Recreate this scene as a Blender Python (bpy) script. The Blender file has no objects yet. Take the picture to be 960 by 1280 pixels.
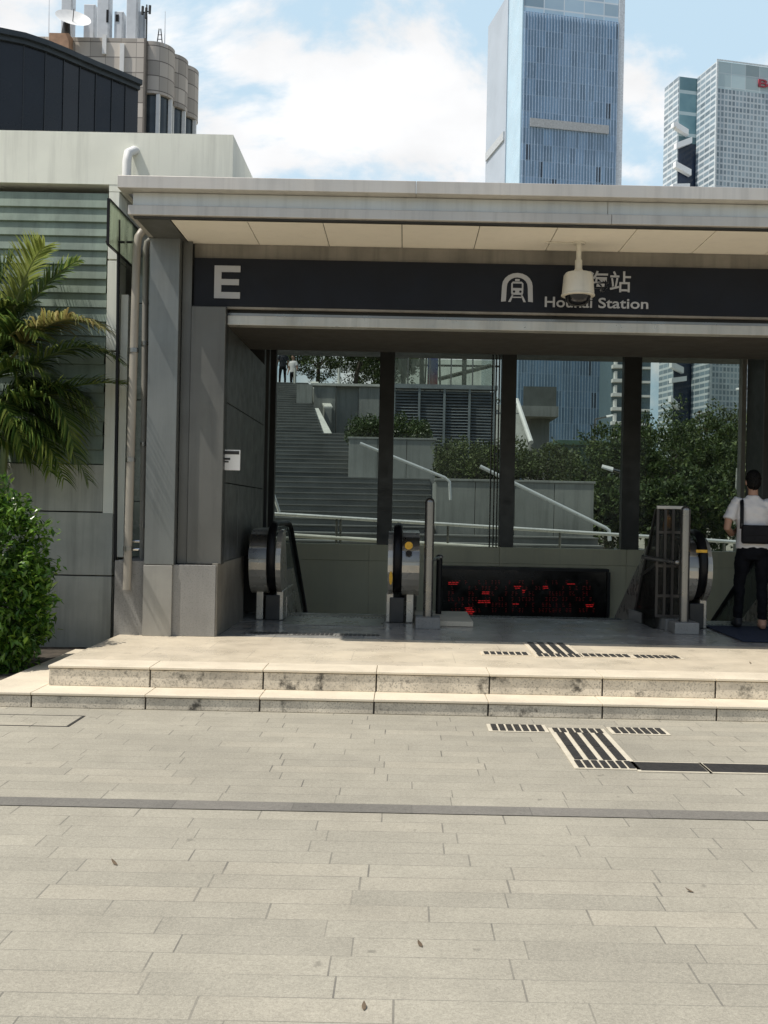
import bpy, bmesh, math, random
from mathutils import Vector, Matrix, Euler
R = random.Random(7)
S = bpy.context.scene
C = S.collection
PI = math.pi
H = 1.5            # camera height above the plaza
F = 1280.0         # focal length in photo pixels
RO = 0.020         # camera roll
PZ = 0.27          # platform level

def at(px, py, Y):
    """a measured photo point -> where it stands at depth Y"""
    dx, dy = px - 505, py - 640
    c, s = math.cos(RO), math.sin(RO)
    return Vector(((dx*c + dy*s)/F*Y, Y, H - (-dx*s + dy*c)/F*Y))

# ------------------------------------------------------------------ mesh builder
class MB:
    def __init__(s): s.bm = bmesh.new(); s.smooth = False
    def poly(s, pts):
        vs = [s.bm.verts.new(p) for p in pts]
        try: return s.bm.faces.new(vs)
        except ValueError: return None
    def box(s, x0, x1, y0, y1, z0, z1, bev=0):
        x0, x1 = min(x0, x1), max(x0, x1); y0, y1 = min(y0, y1), max(y0, y1); z0, z1 = min(z0, z1), max(z0, z1)
        v = [s.bm.verts.new(p) for p in ((x0,y0,z0),(x1,y0,z0),(x1,y1,z0),(x0,y1,z0),(x0,y0,z1),(x1,y0,z1),(x1,y1,z1),(x0,y1,z1))]
        fs = [s.bm.faces.new([v[i] for i in f]) for f in ((0,3,2,1),(4,5,6,7),(0,1,5,4),(1,2,6,5),(2,3,7,6),(3,0,4,7))]
        if bev:
            es = list({e for f in fs for e in f.edges})
            bmesh.ops.bevel(s.bm, geom=es, offset=bev, segments=2, affect='EDGES', profile=.5)
        return s
    def prism(s, pts, axis, a, b):
        """pts: 2D outline; axis 'x': pts are (y,z); 'y': (x,z); 'z': (x,y)"""
        def m(p, t): return {'x': (t, p[0], p[1]), 'y': (p[0], t, p[1]), 'z': (p[0], p[1], t)}[axis]
        A = [s.bm.verts.new(m(p, a)) for p in pts]; B = [s.bm.verts.new(m(p, b)) for p in pts]
        n = len(pts)
        s.bm.faces.new(A); s.bm.faces.new(B[::-1])
        for i in range(n): s.bm.faces.new((A[i], B[i], B[(i+1) % n], A[(i+1) % n]))
        return s
    def tube(s, pts, r, n=10, cap=True, up=None, flat=1.0):
        pts = [Vector(p) for p in pts]; rs = r if isinstance(r, (list, tuple)) else [r]*len(pts)
        rings = []; u = None
        for i, p in enumerate(pts):
            d = (pts[min(i+1, len(pts)-1)] - pts[max(i-1, 0)]).normalized()
            if u is None:
                u = d.orthogonal().normalized() if up is None else (Vector(up) - d*d.dot(Vector(up))).normalized()
            else:
                u = (u - d*d.dot(u)); u = u.normalized() if u.length > 1e-6 else d.orthogonal().normalized()
            w = d.cross(u); q = rs[i]
            rx, ry = q if isinstance(q, (tuple, list)) else (q, q*flat)
            rings.append([s.bm.verts.new(p + u*(rx*math.cos(2*PI*k/n)) + w*(ry*math.sin(2*PI*k/n))) for k in range(n)])
        for a, b in zip(rings, rings[1:]):
            for k in range(n): s.bm.faces.new((a[k], a[(k+1) % n], b[(k+1) % n], b[k]))
        if cap: s.bm.faces.new(rings[0][::-1]); s.bm.faces.new(rings[-1])
        s.smooth = True
        return s
    def lathe(s, prof, x, y, n=20):
        rings = [[s.bm.verts.new((x + r*math.cos(2*PI*k/n), y + r*math.sin(2*PI*k/n), z)) for k in range(n)] for r, z in prof]
        for a, b in zip(rings, rings[1:]):
            for k in range(n): s.bm.faces.new((a[k], a[(k+1) % n], b[(k+1) % n], b[k]))
        s.bm.faces.new(rings[0][::-1]); s.bm.faces.new(rings[-1]); s.smooth = True
        return s
    def ball(s, c, r, sc=(1,1,1), u=14, v=10):
        m = Matrix.Translation(c) @ Matrix.Diagonal((r*sc[0], r*sc[1], r*sc[2], 1))
        bmesh.ops.create_uvsphere(s.bm, u_segments=u, v_segments=v, radius=1, matrix=m); s.smooth = True
        return s
    def add_mesh(s, me, mat):
        b2 = bmesh.new(); b2.from_mesh(me); bmesh.ops.transform(b2, matrix=mat, verts=b2.verts)
        tmp = bpy.data.meshes.new('tmp'); b2.to_mesh(tmp); b2.free(); s.bm.from_mesh(tmp); bpy.data.meshes.remove(tmp)
        return s
    def mesh(s, name, off=(0,0,0), fix=True):
        if fix: bmesh.ops.recalc_face_normals(s.bm, faces=s.bm.faces)
        off = Vector(off)
        if off.length: bmesh.ops.translate(s.bm, vec=-off, verts=s.bm.verts)
        me = bpy.data.meshes.new(name); s.bm.to_mesh(me); s.bm.free()
        if s.smooth:
            me.polygons.foreach_set('use_smooth', [True]*len(me.polygons))
            try: me.set_sharp_from_angle(angle=math.radians(38))
            except Exception: pass
        return me

BASE = {}
def thing(name, label, cat, loc=(0,0,0), group=None, rz=0, local=False):
    o = bpy.data.objects.new(name, None); C.objects.link(o); o.location = loc; o.rotation_euler.z = rz
    o.empty_display_size = .2
    o['label'] = label; o['category'] = cat
    if group: o['group'] = group
    BASE[o.name] = Vector((0,0,0)) if local else Vector(loc)
    return o
def part(name, mb, mat, parent, label=None, fix=True):
    off = BASE[parent.name]
    o = bpy.data.objects.new(name, mb.mesh(name, off, fix)); C.objects.link(o); o.parent = parent
    BASE[o.name] = off
    for m in (mat if isinstance(mat, list) else [mat]): o.data.materials.append(m)
    if label: o['label'] = label
    return o
def solo(name, mb, mat, label, cat, loc=(0,0,0), group=None, fix=True):
    o = bpy.data.objects.new(name, mb.mesh(name, loc, fix)); C.objects.link(o); o.location = loc
    BASE[o.name] = Vector(loc)
    for m in (mat if isinstance(mat, list) else [mat]): o.data.materials.append(m)
    o['label'] = label; o['category'] = cat
    if group: o['group'] = group
    return o
def struct(name, mb, mat, kind='structure'):
    o = bpy.data.objects.new(name, mb.mesh(name)); C.objects.link(o); o.data.materials.append(mat); o['kind'] = kind
    return o
def dup(root, loc, label, rz=None, sc=None):
    r = root.copy(); C.objects.link(r); r.location = loc; r['label'] = label
    if rz is not None: r.rotation_euler.z = rz
    if sc is not None: r.scale = sc
    for ch in list(root.children):
        c = ch.copy(); C.objects.link(c); c.parent = r
        for g in list(ch.children):
            d = g.copy(); C.objects.link(d); d.parent = c
    return r

# ------------------------------------------------------------------ materials
def srgb(r, g, b):
    f = lambda c: (c/255/12.92) if c/255 <= .04045 else ((c/255+.055)/1.055)**2.4
    return (f(r), f(g), f(b))
class NT:
    def __init__(s, name):
        s.m = bpy.data.materials.new(name); s.m.use_nodes = True; s.t = s.m.node_tree
        s.b = s.t.nodes['Principled BSDF']; s.out = s.t.nodes['Material Output']
    def n(s, typ, **kw):
        o = s.t.nodes.new(typ)
        for k, v in kw.items(): setattr(o, k, v)
        return o
    def l(s, a, b): s.t.links.new(a, b)
    def put(s, sock, v):
        if hasattr(v, 'is_output'): s.l(v, sock)
        else: sock.default_value = v
    def math(s, op, a, b=None, c=None, clamp=False):
        o = s.n('ShaderNodeMath', operation=op, use_clamp=clamp)
        for i, v in enumerate((a, b, c)):
            if v is not None: s.put(o.inputs[i], v)
        return o.outputs[0]
    def mix(s, fac, a, b, blend='MIX'):
        o = s.n('ShaderNodeMix', data_type='RGBA', blend_type=blend)
        s.put(o.inputs[0], fac)
        for i, v in ((6, a), (7, b)):
            if isinstance(v, tuple) and len(v) == 3: v = (*v, 1)
            s.put(o.inputs[i], v)
        return o.outputs[2]
    def noise(s, vec, scale, detail=4, rough=.55, dim='3D'):
        o = s.n('ShaderNodeTexNoise', noise_dimensions=dim); s.l(vec, o.inputs['Vector'])
        o.inputs['Scale'].default_value = scale; o.inputs['Detail'].default_value = detail; o.inputs['Roughness'].default_value = rough
        return o.outputs[0]
    def remap(s, v, a, b, c=0., d=1.):
        o = s.n('ShaderNodeMapRange'); s.put(o.inputs[0], v)
        for i, q in enumerate((a, b, c, d)): o.inputs[i+1].default_value = q
        return o.outputs[0]
    def pos(s, scale=(1,1,1), obj=False):
        if obj: g = s.n('ShaderNodeTexCoord').outputs['Object']
        else: g = s.n('ShaderNodeNewGeometry').outputs['Position']
        o = s.n('ShaderNodeMapping'); s.l(g, o.inputs[0]); o.inputs['Scale'].default_value = scale
        return o.outputs[0]
    def bump(s, h, strength=.3, dist=.01):
        o = s.n('ShaderNodeBump'); s.l(h, o.inputs['Height']); o.inputs['Strength'].default_value = strength; o.inputs['Distance'].default_value = dist
        s.l(o.outputs[0], s.b.inputs['Normal'])
MATS = {}
def M(name, col, rough=.6, metal=0., var=.18, scale=2.5, bump=.12, bscale=60, streak=0., stain=0., spec=.5, speck=0., obj=False, emit=None, brushed=False):
    if name in MATS: return MATS[name]
    t = NT(name); p = t.pos(obj=obj)
    n1 = t.noise(p, scale, 5)
    k = t.remap(n1, .3, .7, 1-var, 1+var)
    col4 = (*col, 1)
    c = t.n('ShaderNodeVectorMath', operation='SCALE'); c.inputs[0].default_value = col; t.l(k, c.inputs['Scale']); cc = c.outputs[0]
    if streak:
        ns = t.noise(t.pos((6, 6, .35), obj), 1.4, 5, .65)
        cc = t.mix(t.remap(ns, .48, .72, 0, streak), cc, tuple(x*.35 for x in col))
    if stain:
        ns = t.noise(p, 5.5, 7, .7)
        cc = t.mix(t.remap(ns, .575, .68, 0, stain), cc, (.02, .018, .014))
    if speck:
        ns = t.noise(p, 75, 3, .7)
        cc = t.mix(t.remap(ns, .35, .65, -speck, speck), cc, (1, 1, 1), 'OVERLAY') if False else t.mix(t.remap(ns, .5, .7, 0, speck), cc, tuple(x*.3 for x in col))
    t.put(t.b.inputs['Base Color'], cc)
    t.l(t.remap(t.noise(p, scale*2.3, 4), .3, .7, max(.02, rough-.1), min(1, rough+.1)), t.b.inputs['Roughness'])
    t.b.inputs['Metallic'].default_value = metal; t.b.inputs['Specular IOR Level'].default_value = spec
    if bump:
        bp = t.pos((1, 1, 12), obj) if brushed else p
        t.bump(t.noise(bp, bscale, 3), bump, .004)
    if emit: t.b.inputs['Emission Color'].default_value = (*emit[:3], 1); t.b.inputs['Emission Strength'].default_value = emit[3]
    MATS[name] = t.m
    return t.m
def glass_mat(name, tint, refl=.5, rough=.0, dirt_veil=.05, dcol=(.35, .37, .34)):
    t = NT(name); t.t.nodes.remove(t.b)
    tr = t.n('ShaderNodeBsdfTransparent'); gl = t.n('ShaderNodeBsdfGlossy'); df = t.n('ShaderNodeBsdfTranslucent' if name == 'green_glass' else 'ShaderNodeBsdfDiffuse')
    tr.inputs[0].default_value = (*tint, 1); gl.inputs['Roughness'].default_value = rough; gl.inputs[0].default_value = (.9, .95, .95, 1)
    df.inputs[0].default_value = (*dcol, 1)
    lw = t.n('ShaderNodeLayerWeight'); lw.inputs[0].default_value = .25
    m1 = t.n('ShaderNodeMixShader'); t.l(t.math('MULTIPLY', lw.outputs['Fresnel'], refl), m1.inputs[0]); t.l(tr.outputs[0], m1.inputs[1]); t.l(gl.outputs[0], m1.inputs[2])
    m2 = t.n('ShaderNodeMixShader'); t.l(t.remap(t.noise(t.pos((3, 3, .8)), 1.2, 6, .7), .4, .75, dirt_veil*.3, dirt_veil), m2.inputs[0]); t.l(m1.outputs[0], m2.inputs[1]); t.l(df.outputs[0], m2.inputs[2])  # diffuse share: dirt, and the haze veil painted over the station glass
    t.l(m2.outputs[0], t.out.inputs[0]); MATS[name] = t.m
    return t.m
def leaf_mat(name, cols, rough=.4, trans=.25):
    t = NT(name); g = t.n('ShaderNodeNewGeometry')
    r = t.n('ShaderNodeValToRGB'); t.l(g.outputs['Random Per Island'], r.inputs[0])
    e = r.color_ramp.elements
    for i, c in enumerate(cols):
        q = e[i] if i < 2 else e.new(i/(len(cols)-1))
        q.position = i/(len(cols)-1); q.color = (*c, 1)
    n = t.noise(t.pos(), 1.6, 3)
    k = t.n('ShaderNodeVectorMath', operation='SCALE'); t.l(r.outputs[0], k.inputs[0]); t.l(t.remap(n, .3, .7, .6, 1.35), k.inputs['Scale'])
    t.l(k.outputs[0], t.b.inputs['Base Color']); t.b.inputs['Roughness'].default_value = rough
    tl = t.n('ShaderNodeBsdfTranslucent'); t.l(k.outputs[0], tl.inputs[0]); mx = t.n('ShaderNodeMixShader'); mx.inputs[0].default_value = trans
    t.l(t.b.outputs[0], mx.inputs[1]); t.l(tl.outputs[0], mx.inputs[2]); t.l(mx.outputs[0], t.out.inputs[0])
    MATS[name] = t.m
    return t.m
def paving_mat(name, L, W, cols, joint=.004, jcol=(.09,.085,.075), rough=.75, jstr=.8, grain=.35, swap=False, patch=.18):
    t = NT(name); p = t.pos(); sp = t.n('ShaderNodeSeparateXYZ'); t.l(p, sp.inputs[0])
    X, Y = (sp.outputs[0], sp.outputs[1]) if not swap else (sp.outputs[1], sp.outputs[0])
    v = t.math('DIVIDE', Y, W); row = t.math('FLOOR', v)
    wn = t.n('ShaderNodeTexWhiteNoise', noise_dimensions='1D'); t.l(row, wn.inputs['W'])
    u = t.math('ADD', t.math('DIVIDE', X, L), wn.outputs[0] if not swap else 0.0); col = t.math('FLOOR', u)
    fu, fv = t.math('FRACT', u), t.math('FRACT', v)
    du = t.math('MULTIPLY', t.math('MINIMUM', fu, t.math('SUBTRACT', 1.0, fu)), L)
    dv = t.math('MULTIPLY', t.math('MINIMUM', fv, t.math('SUBTRACT', 1.0, fv)), W)
    cell = t.n('ShaderNodeCombineXYZ'); t.l(row, cell.inputs[0]); t.l(col, cell.inputs[1])
    w2 = t.n('ShaderNodeTexWhiteNoise', noise_dimensions='2D'); t.l(cell.outputs[0], w2.inputs['Vector'])
    jn = t.remap(t.noise(p, 2.2, 4), .35, .65, .3, 1.0)
    jw = t.math('MULTIPLY', t.remap(w2.outputs[0], 0, 1, .5, 1.0), joint)
    ju = t.math('SUBTRACT', 1.0, t.n_smooth(du, jw)) if hasattr(t, 'n_smooth') else t.math('LESS_THAN', du, jw)
    jv = t.math('LESS_THAN', dv, t.math('MULTIPLY', jw, .7))
    j = t.math('MULTIPLY', t.math('MAXIMUM', ju, t.math('MULTIPLY', jv, .68)), jn)
    r = t.n('ShaderNodeValToRGB'); t.l(w2.outputs[0], r.inputs[0]); e = r.color_ramp.elements
    for i, c in enumerate(cols):
        q = e[i] if i < 2 else e.new(i/(len(cols)-1)); q.position = i/(len(cols)-1); q.color = (*c, 1)
    big = t.remap(t.noise(p, .55, 6, .6), .3, .7, 1-patch, 1+patch)
    mid = t.math('MULTIPLY', t.remap(t.noise(p, 5, 5, .6), .3, .7, .93, 1.07), t.remap(t.noise(p, 48, 4, .75), .3, .7, 1-grain*.42, 1+grain*.42))
    k = t.n('ShaderNodeVectorMath', operation='SCALE'); t.l(r.outputs[0], k.inputs[0]); t.l(t.math('MULTIPLY', big, mid), k.inputs['Scale'])
    g1 = t.noise(p, 230, 2, .7)
    g3 = t.noise(p, 105, 3, .8)
    c0 = t.mix(t.remap(g3, .52, .66, 0, grain*.9), k.outputs[0], tuple(x*.45 for x in cols[0])); c0 = t.mix(t.remap(g3, .48, .36, 0, grain*.6), c0, tuple(min(.9, x*1.5) for x in cols[-1]))
    c = t.mix(t.remap(g1, .5, .72, 0, grain), c0, tuple(x*.35 for x in cols[0]))
    g2 = t.noise(t.pos((1.3, 1.1, 1)), 170, 2, .6)
    c = t.mix(t.remap(g2, .58, .72, 0, grain), c, tuple(min(.9, x*1.7) for x in cols[-1]))
    spots = t.math('MAXIMUM', t.remap(t.noise(p, 9, 3, .5), .70, .75, 0, .6), t.remap(t.noise(p, 1.1, 7, .68), .56, .72, 0, .30))
    c = t.mix(spots, c, tuple(x*.5 for x in cols[0]))
    c = t.mix(t.math('MULTIPLY', j, jstr), c, jcol)
    t.l(c, t.b.inputs['Base Color']); 
    t.l(t.remap(t.noise(p, 3, 5), .3, .7, max(.03, rough-.12), min(1, rough+.12)), t.b.inputs['Roughness'])
    hgt = t.math('SUBTRACT', t.math('MULTIPLY', g1, .3), j)
    t.bump(hgt, .25, .004)
    MATS[name] = t.m
    return t.m

m_pave = paving_mat('plaza_granite', .60, .15, [(.306,.286,.231), (.330,.308,.248), (.347,.323,.259), (.317,.296,.239), (.370,.341,.272)], joint=.0045, jstr=.85, patch=.17, grain=.38)
m_band = paving_mat('dark_band_granite', .60, 2.0, [(.155,.147,.128), (.19,.178,.155)], joint=.003)
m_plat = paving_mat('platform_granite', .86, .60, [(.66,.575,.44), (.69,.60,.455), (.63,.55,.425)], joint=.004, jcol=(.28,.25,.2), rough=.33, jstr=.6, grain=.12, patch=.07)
m_floor = paving_mat('polished_floor_shaded', .86, .60, [(.36,.35,.32), (.40,.385,.35), (.33,.32,.295)], joint=.004, jcol=(.08,.075,.07), rough=.2, jstr=.6, grain=.2)  # darker copy of the platform granite, indoor shade put into its colour
m_granite = M('step_granite', (.62,.56,.455), .7, var=.25, scale=4, speck=.85, stain=.9, bump=.25, bscale=90)
m_tread = M('step_tread', (.68,.60,.465), .6, var=.1, scale=3, speck=.2, bump=.12)
m_joint = M('dark_joint', (.05,.045,.04), .9)
m_plinth = M('plinth_granite', (.26,.255,.24), .5, speck=.45, scale=2, var=.14, streak=.25)
m_plinth2 = M('plinth_cladding', (.21,.195,.165), .45, speck=.15, scale=2, var=.2, streak=.3)
m_steel = M('brushed_steel', (.195,.205,.197), .40, .6, var=.12, scale=1.5, bump=.06, bscale=25, brushed=True, streak=.25)
m_panel = M('wall_panel_metal', (.125,.125,.115), .45, .35, var=.16, scale=1.2, bump=.03, streak=.3)
m_fascia = M('fascia_metal', (.57,.54,.495), .42, .4, var=.09, scale=1.1, streak=.3, bump=.03)
m_fascia2 = M('fascia_metal_shade', (.63,.635,.60), .40, .4, var=.09, scale=1.1, streak=.25, bump=.03)  # cooler copy of the fascia metal, tinted for the top band's shadow
m_soffit = M('soffit_panel', (.88,.82,.71), .6, var=.05, scale=.8, bump=.02, streak=.08)
m_dark = M('dark_metal', (.05,.05,.048), .45, .4, var=.2)
m_dark2 = M('dark_wall_panel', (.085,.09,.088), .4, .1, var=.2, streak=.2)
m_bulk = M('dirty_bulkhead', (.22,.20,.17), .6, .1, var=.25, streak=.5)
m_black = M('black_rubber', (.007,.007,.008), .42, var=.2, bump=.03, spec=.25)
m_shine = M('polished_steel', (.62,.62,.60), .16, 1.0, var=.06, bump=0)
m_rail = M('bright_rail', (.85,.86,.85), .3, .3, var=.05, bump=0)
m_cop = M('light_coping', (.62,.62,.57), .7)
m_satin = M('satin_steel', (.27,.26,.24), .3, .9, var=.1, bump=.02, streak=.1)
m_clad = M('escalator_cladding', (.48,.46,.41), .3, .5, var=.12, bump=.02)
m_navy = M('sign_navy', (.0095,.0105,.0145), .45, var=.15, bump=0, spec=.2)
m_letter = M('sign_letter', (.38,.38,.39), .5, var=.06, bump=0)
m_camera = M('camera_paint', (.66,.62,.53), .4, var=.08, scale=8, streak=.25, bump=0)
m_dome = M('camera_dome', (.01,.01,.012), .08, var=0, bump=0)
m_vent = M('vent_render', (.84,.85,.75), .75, var=.07, scale=1.3, streak=.28, bump=.15)
m_ventlow = M('vent_panel', (.42,.43,.38), .7, var=.22, scale=1.6, streak=.45, bump=.12)
m_louvre = M('louvre_slat', (.20,.255,.205), .5, var=.25, scale=2.5, streak=.5, bump=.06)
m_beige = M('beige_wall_tile', (.86,.82,.58), .42, var=.08, scale=1, bump=.03, streak=.12)
m_cream = M('shaded_cream_pipe', (.30,.275,.23), .45, var=.12, scale=3, streak=.35, bump=.03)  # cream darkened, the canopy's shade is painted into the pipe colour
m_greyp = M('grey_pipe', (.24,.23,.20), .45, var=.12, scale=3, streak=.35, bump=.03)
m_white = M('white_paint', (.78,.78,.76), .5, var=.06, bump=.03)
m_conc = M('concrete', (.30,.31,.29), .8, var=.18, scale=.7, streak=.45, bump=.2, bscale=25)
m_conc2 = M('stair_stone', (.20,.205,.195), .8, var=.2, scale=.9, bump=.15)
m_soil = M('soil', (.055,.045,.033), .95, var=.4, scale=9, bump=.8, bscale=30)
m_wood = M('bark', (.10,.085,.065), .9, var=.3, scale=6, bump=.6, bscale=25)
m_blkgl = M('dark_glass', (.012,.015,.020), .25, .0, var=.25, scale=.25, bump=0)
m_skin = M('skin', (.42,.24,.165), .55, var=.06, scale=12, bump=.05, bscale=200, obj=True)
m_hair = M('hair', (.006,.0055,.005), .55, spec=.15, var=.3, scale=60, bump=.8, bscale=160, obj=True)
m_shirt = M('white_shirt', (.72,.70,.70), .85, var=.04, scale=6, bump=.5, bscale=9, obj=True)
m_trous = M('black_trousers', (.008,.0085,.011), .85, spec=.1, var=.2, scale=8, bump=.5, bscale=12, obj=True)
m_bag = M('black_bag', (.006,.006,.008), .6, spec=.2, var=.2, scale=9, bump=.3, bscale=40, obj=True)
m_shoe = M('dark_shoe', (.02,.02,.022), .6, bump=.1, obj=True)
m_tan = M('tan_shoe', (.42,.24,.16), .6, bump=.1, obj=True)
m_mat = M('blue_mat', (.016,.024,.05), .9, var=.2, scale=30, bump=.6, bscale=120)
m_tact = M('tactile_stud', (.030,.029,.028), .55, var=.25, scale=20, bump=.1)
m_tactb = M('tactile_base', (.58,.53,.42), .7, var=.12, scale=9, bump=.1)
m_led = M('led_black', (.008,.008,.009), .2, var=.2, bump=0)
m_red = M('led_red', (.5,.01,.01), .4, var=0, bump=0, emit=(1, .03, .03, .26))
m_redd = M('led_red_dim', (.2,.01,.01), .4, var=0, bump=0, emit=(1, .04, .03, .03))
m_amber = M('amber_sticker', (.75,.42,.03), .5, var=.2, scale=30, bump=0)
m_glass = glass_mat('station_glass', (.48,.54,.51), .5, dirt_veil=.19)
m_glassg = glass_mat('green_glass', (.58,.64,.56), .4, dirt_veil=.75, dcol=(.55, .58, .48))
m_balgl = glass_mat('balustrade_glass', (.50,.54,.50), .8, dirt_veil=.5)

# ------------------------------------------------------------------ camera, light, sky
cd = bpy.data.cameras.new('camera'); cam = bpy.data.objects.new('camera', cd); C.objects.link(cam); S.camera = cam
cd.sensor_fit = 'VERTICAL'; cd.sensor_height = 24; cd.sensor_width = 18; cd.lens = 24*F/1280; cd.shift_x = -25/1280
cd.clip_start = .1; cd.clip_end = 6000
cam.matrix_world = Matrix.Translation((0, 0, H)) @ Matrix.Rotation(PI/2, 4, 'X') @ Matrix.Rotation(RO, 4, 'Z')

LS = Vector((-.50, -.185, 1.0)).normalized()
sd = bpy.data.lights.new('sun', 'SUN'); sd.energy = 4.5; sd.angle = math.radians(.5); sd.color = (1.0, .95, .87)
so = bpy.data.objects.new('sun', sd); C.objects.link(so); so.rotation_euler = LS.to_track_quat('Z', 'Y').to_euler()

w = bpy.data.worlds.new('World'); S.world = w; w.use_nodes = True; wt = w.node_tree
bg = wt.nodes['Background']
sky = wt.nodes.new('ShaderNodeTexSky'); sky.sky_type = 'NISHITA'; sky.sun_disc = False
sky.sun_elevation = math.asin(LS.z); sky.sun_rotation = math.atan2(LS.x, LS.y); sky.air_density = 1.2; sky.dust_density = 2.0; sky.ozone_density = 1.0
bg.inputs[1].default_value = .10
def wn(t, **k):
    o = wt.nodes.new(t)
    for a, b in k.items(): setattr(o, a, b)
    return o
tc = wn('ShaderNodeTexCoord')
mp = wn('ShaderNodeMapping'); wt.links.new(tc.outputs['Generated'], mp.inputs[0]); mp.inputs['Scale'].default_value = (1, 1, 1.7); mp.inputs['Location'].default_value = (.37, .2, .05)
no = wn('ShaderNodeTexNoise'); wt.links.new(mp.outputs[0], no.inputs['Vector']); no.inputs['Scale'].default_value = 3.3; no.inputs['Detail'].default_value = 12; no.inputs['Roughness'].default_value = .57; no.inputs['Distortion'].default_value = .25
no2 = wn('ShaderNodeTexNoise'); wt.links.new(mp.outputs[0], no2.inputs['Vector']); no2.inputs['Scale'].default_value = 7; no2.inputs['Detail'].default_value = 7
rp = wn('ShaderNodeMapRange', interpolation_type='SMOOTHSTEP'); wt.links.new(no.outputs[0], rp.inputs[0]); rp.inputs[1].default_value = .425; rp.inputs[2].default_value = .515
sx = wn('ShaderNodeSeparateXYZ'); wt.links.new(tc.outputs['Generated'], sx.inputs[0])
hz = wn('ShaderNodeMapRange'); wt.links.new(sx.outputs[2], hz.inputs[0]); hz.inputs[1].default_value = .50; hz.inputs[2].default_value = .80; hz.inputs[3].default_value = 1; hz.inputs[4].default_value = .06
mu = wn('ShaderNodeMath', operation='MULTIPLY'); wt.links.new(rp.outputs[0], mu.inputs[0])
fr = wn('ShaderNodeMapRange', interpolation_type='SMOOTHSTEP'); wt.links.new(sx.outputs[1], fr.inputs[0]); fr.inputs[1].default_value = -.15; fr.inputs[2].default_value = .45; fr.inputs[3].default_value = .17; fr.inputs[4].default_value = 1
fh = wn('ShaderNodeMath', operation='MULTIPLY'); wt.links.new(fr.outputs[0], fh.inputs[0]); wt.links.new(hz.outputs[0], fh.inputs[1]); wt.links.new(fh.outputs[0], mu.inputs[1])
fz = wn('ShaderNodeMath', operation='MULTIPLY'); wt.links.new(fh.outputs[0], fz.inputs[0]); fz.inputs[1].default_value = .9
shd = wn('ShaderNodeMapRange'); wt.links.new(no2.outputs[0], shd.inputs[0]); shd.inputs[1].default_value = .35; shd.inputs[2].default_value = .6; shd.inputs[3].default_value = 9.0; shd.inputs[4].default_value = 10.4
clc = wn('ShaderNodeVectorMath', operation='SCALE'); clc.inputs[0].default_value = (.985, .99, 1.0); wt.links.new(shd.outputs[0], clc.inputs['Scale'])
# the clear parts are thin hazy blue: sky texture lifted by haze
hzc = wn('ShaderNodeMix', data_type='RGBA'); wt.links.new(fz.outputs[0], hzc.inputs[0]); wt.links.new(sky.outputs[0], hzc.inputs[6]); hzc.inputs[7].default_value = (6.1, 8.1, 9.6, 1)
mx = wn('ShaderNodeMix', data_type='RGBA'); wt.links.new(mu.outputs[0], mx.inputs[0]); wt.links.new(hzc.outputs[2], mx.inputs[6]); wt.links.new(clc.outputs[0], mx.inputs[7])
wt.links.new(mx.outputs[2], bg.inputs[0])
S.view_settings.view_transform = 'Standard'; S.view_settings.look = 'None'; S.view_settings.exposure = 0; S.view_settings.gamma = 1
S.cycles.max_bounces = 8; S.cycles.transparent_max_bounces = 16; S.cycles.caustics_reflective = False; S.cycles.caustics_refractive = False
S.cycles.use_denoising = True

# ------------------------------------------------------------------ setting
XL, XR, YR = -2.12, 5.45, 16.5           # inside faces of the station hall
mb = MB()
xs = [-1500, XL, XR, 1500]; ys = [-60, 12.0, YR, 2500]
for i in range(3):
    for j in range(3):
        if i == 1 and j == 1: continue
        mb.poly([(xs[i], ys[j], 0), (xs[i+1], ys[j], 0), (xs[i+1], ys[j+1], 0), (xs[i], ys[j+1], 0)])
bmesh.ops.remove_doubles(mb.bm, verts=mb.bm.verts, dist=1e-4)
struct('plaza_paving', mb, m_pave)
mb = MB(); y0 = 5.09
mb.poly([(-30, y0, .004), (30, y0, .004), (30, y0+.145, .004), (-30, y0+.145, .004)])
struct('dark_paving_band', mb, m_band)
mb = MB()
n = 14
P = {}
for i in range(n+1):
    for j in range(8):
        x = -9 + i*(5.85/n); y = 8.08 + j*(2.2/7)
        P[i, j] = mb.bm.verts.new((x, y, .06 + R.uniform(-.02, .03)))
for i in range(n):
    for j in range(7): mb.bm.faces.new((P[i, j], P[i+1, j], P[i+1, j+1], P[i, j+1]))
struct('planting_bed', mb, m_soil)

# steps and platform
ent = thing('entrance_steps', 'two pale granite steps and landing in front of the station entrance', 'steps', (0, 7.5, 0))
def step_row(yf, yb, z0, z1, x0, x1, phase, L, part_name):
    core = MB(); core.box(x0+.02, x1-.02, yf+.03, yb, z0, z1-.02); part(part_name + '_core', core, m_joint, ent)
    blk = MB(); x = x0 + phase
    edges = [x0]
    while x < x1: edges.append(x); x += L
    edges.append(x1)
    for a, b in zip(edges, edges[1:]):
        if b-a > .03: blk.box(a+.006, b-.006, yf+.014+R.uniform(-.003, .003), yf+.1, z0+.001, z1-.026, .004)
    part(part_name + '_riser', blk, m_granite, ent)
    tr = MB()
    for a, b in zip(edges, edges[1:]):
        if b-a > .03: tr.box(a+.002, b-.002, yf, yb, z1-.02, z1, .004)
    return tr
tr = step_row(7.56, 8.06, 0, .113, -6.5, 7.5, at(181, 890, 7.56).x+6.5-.845*5, .845, 'lower_step')
tr.box(-3.15, -2.70, 8.062, 9.9, .0, .111)
part('lower_tread', tr, m_tread, ent)
tr = step_row(7.86, 8.2, .113, PZ, -2.71, 7.3, at(187, 846, 7.86).x+2.71-.87*0, .87, 'upper_step')
part('upper_tread', tr, m_tread, ent)
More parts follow.
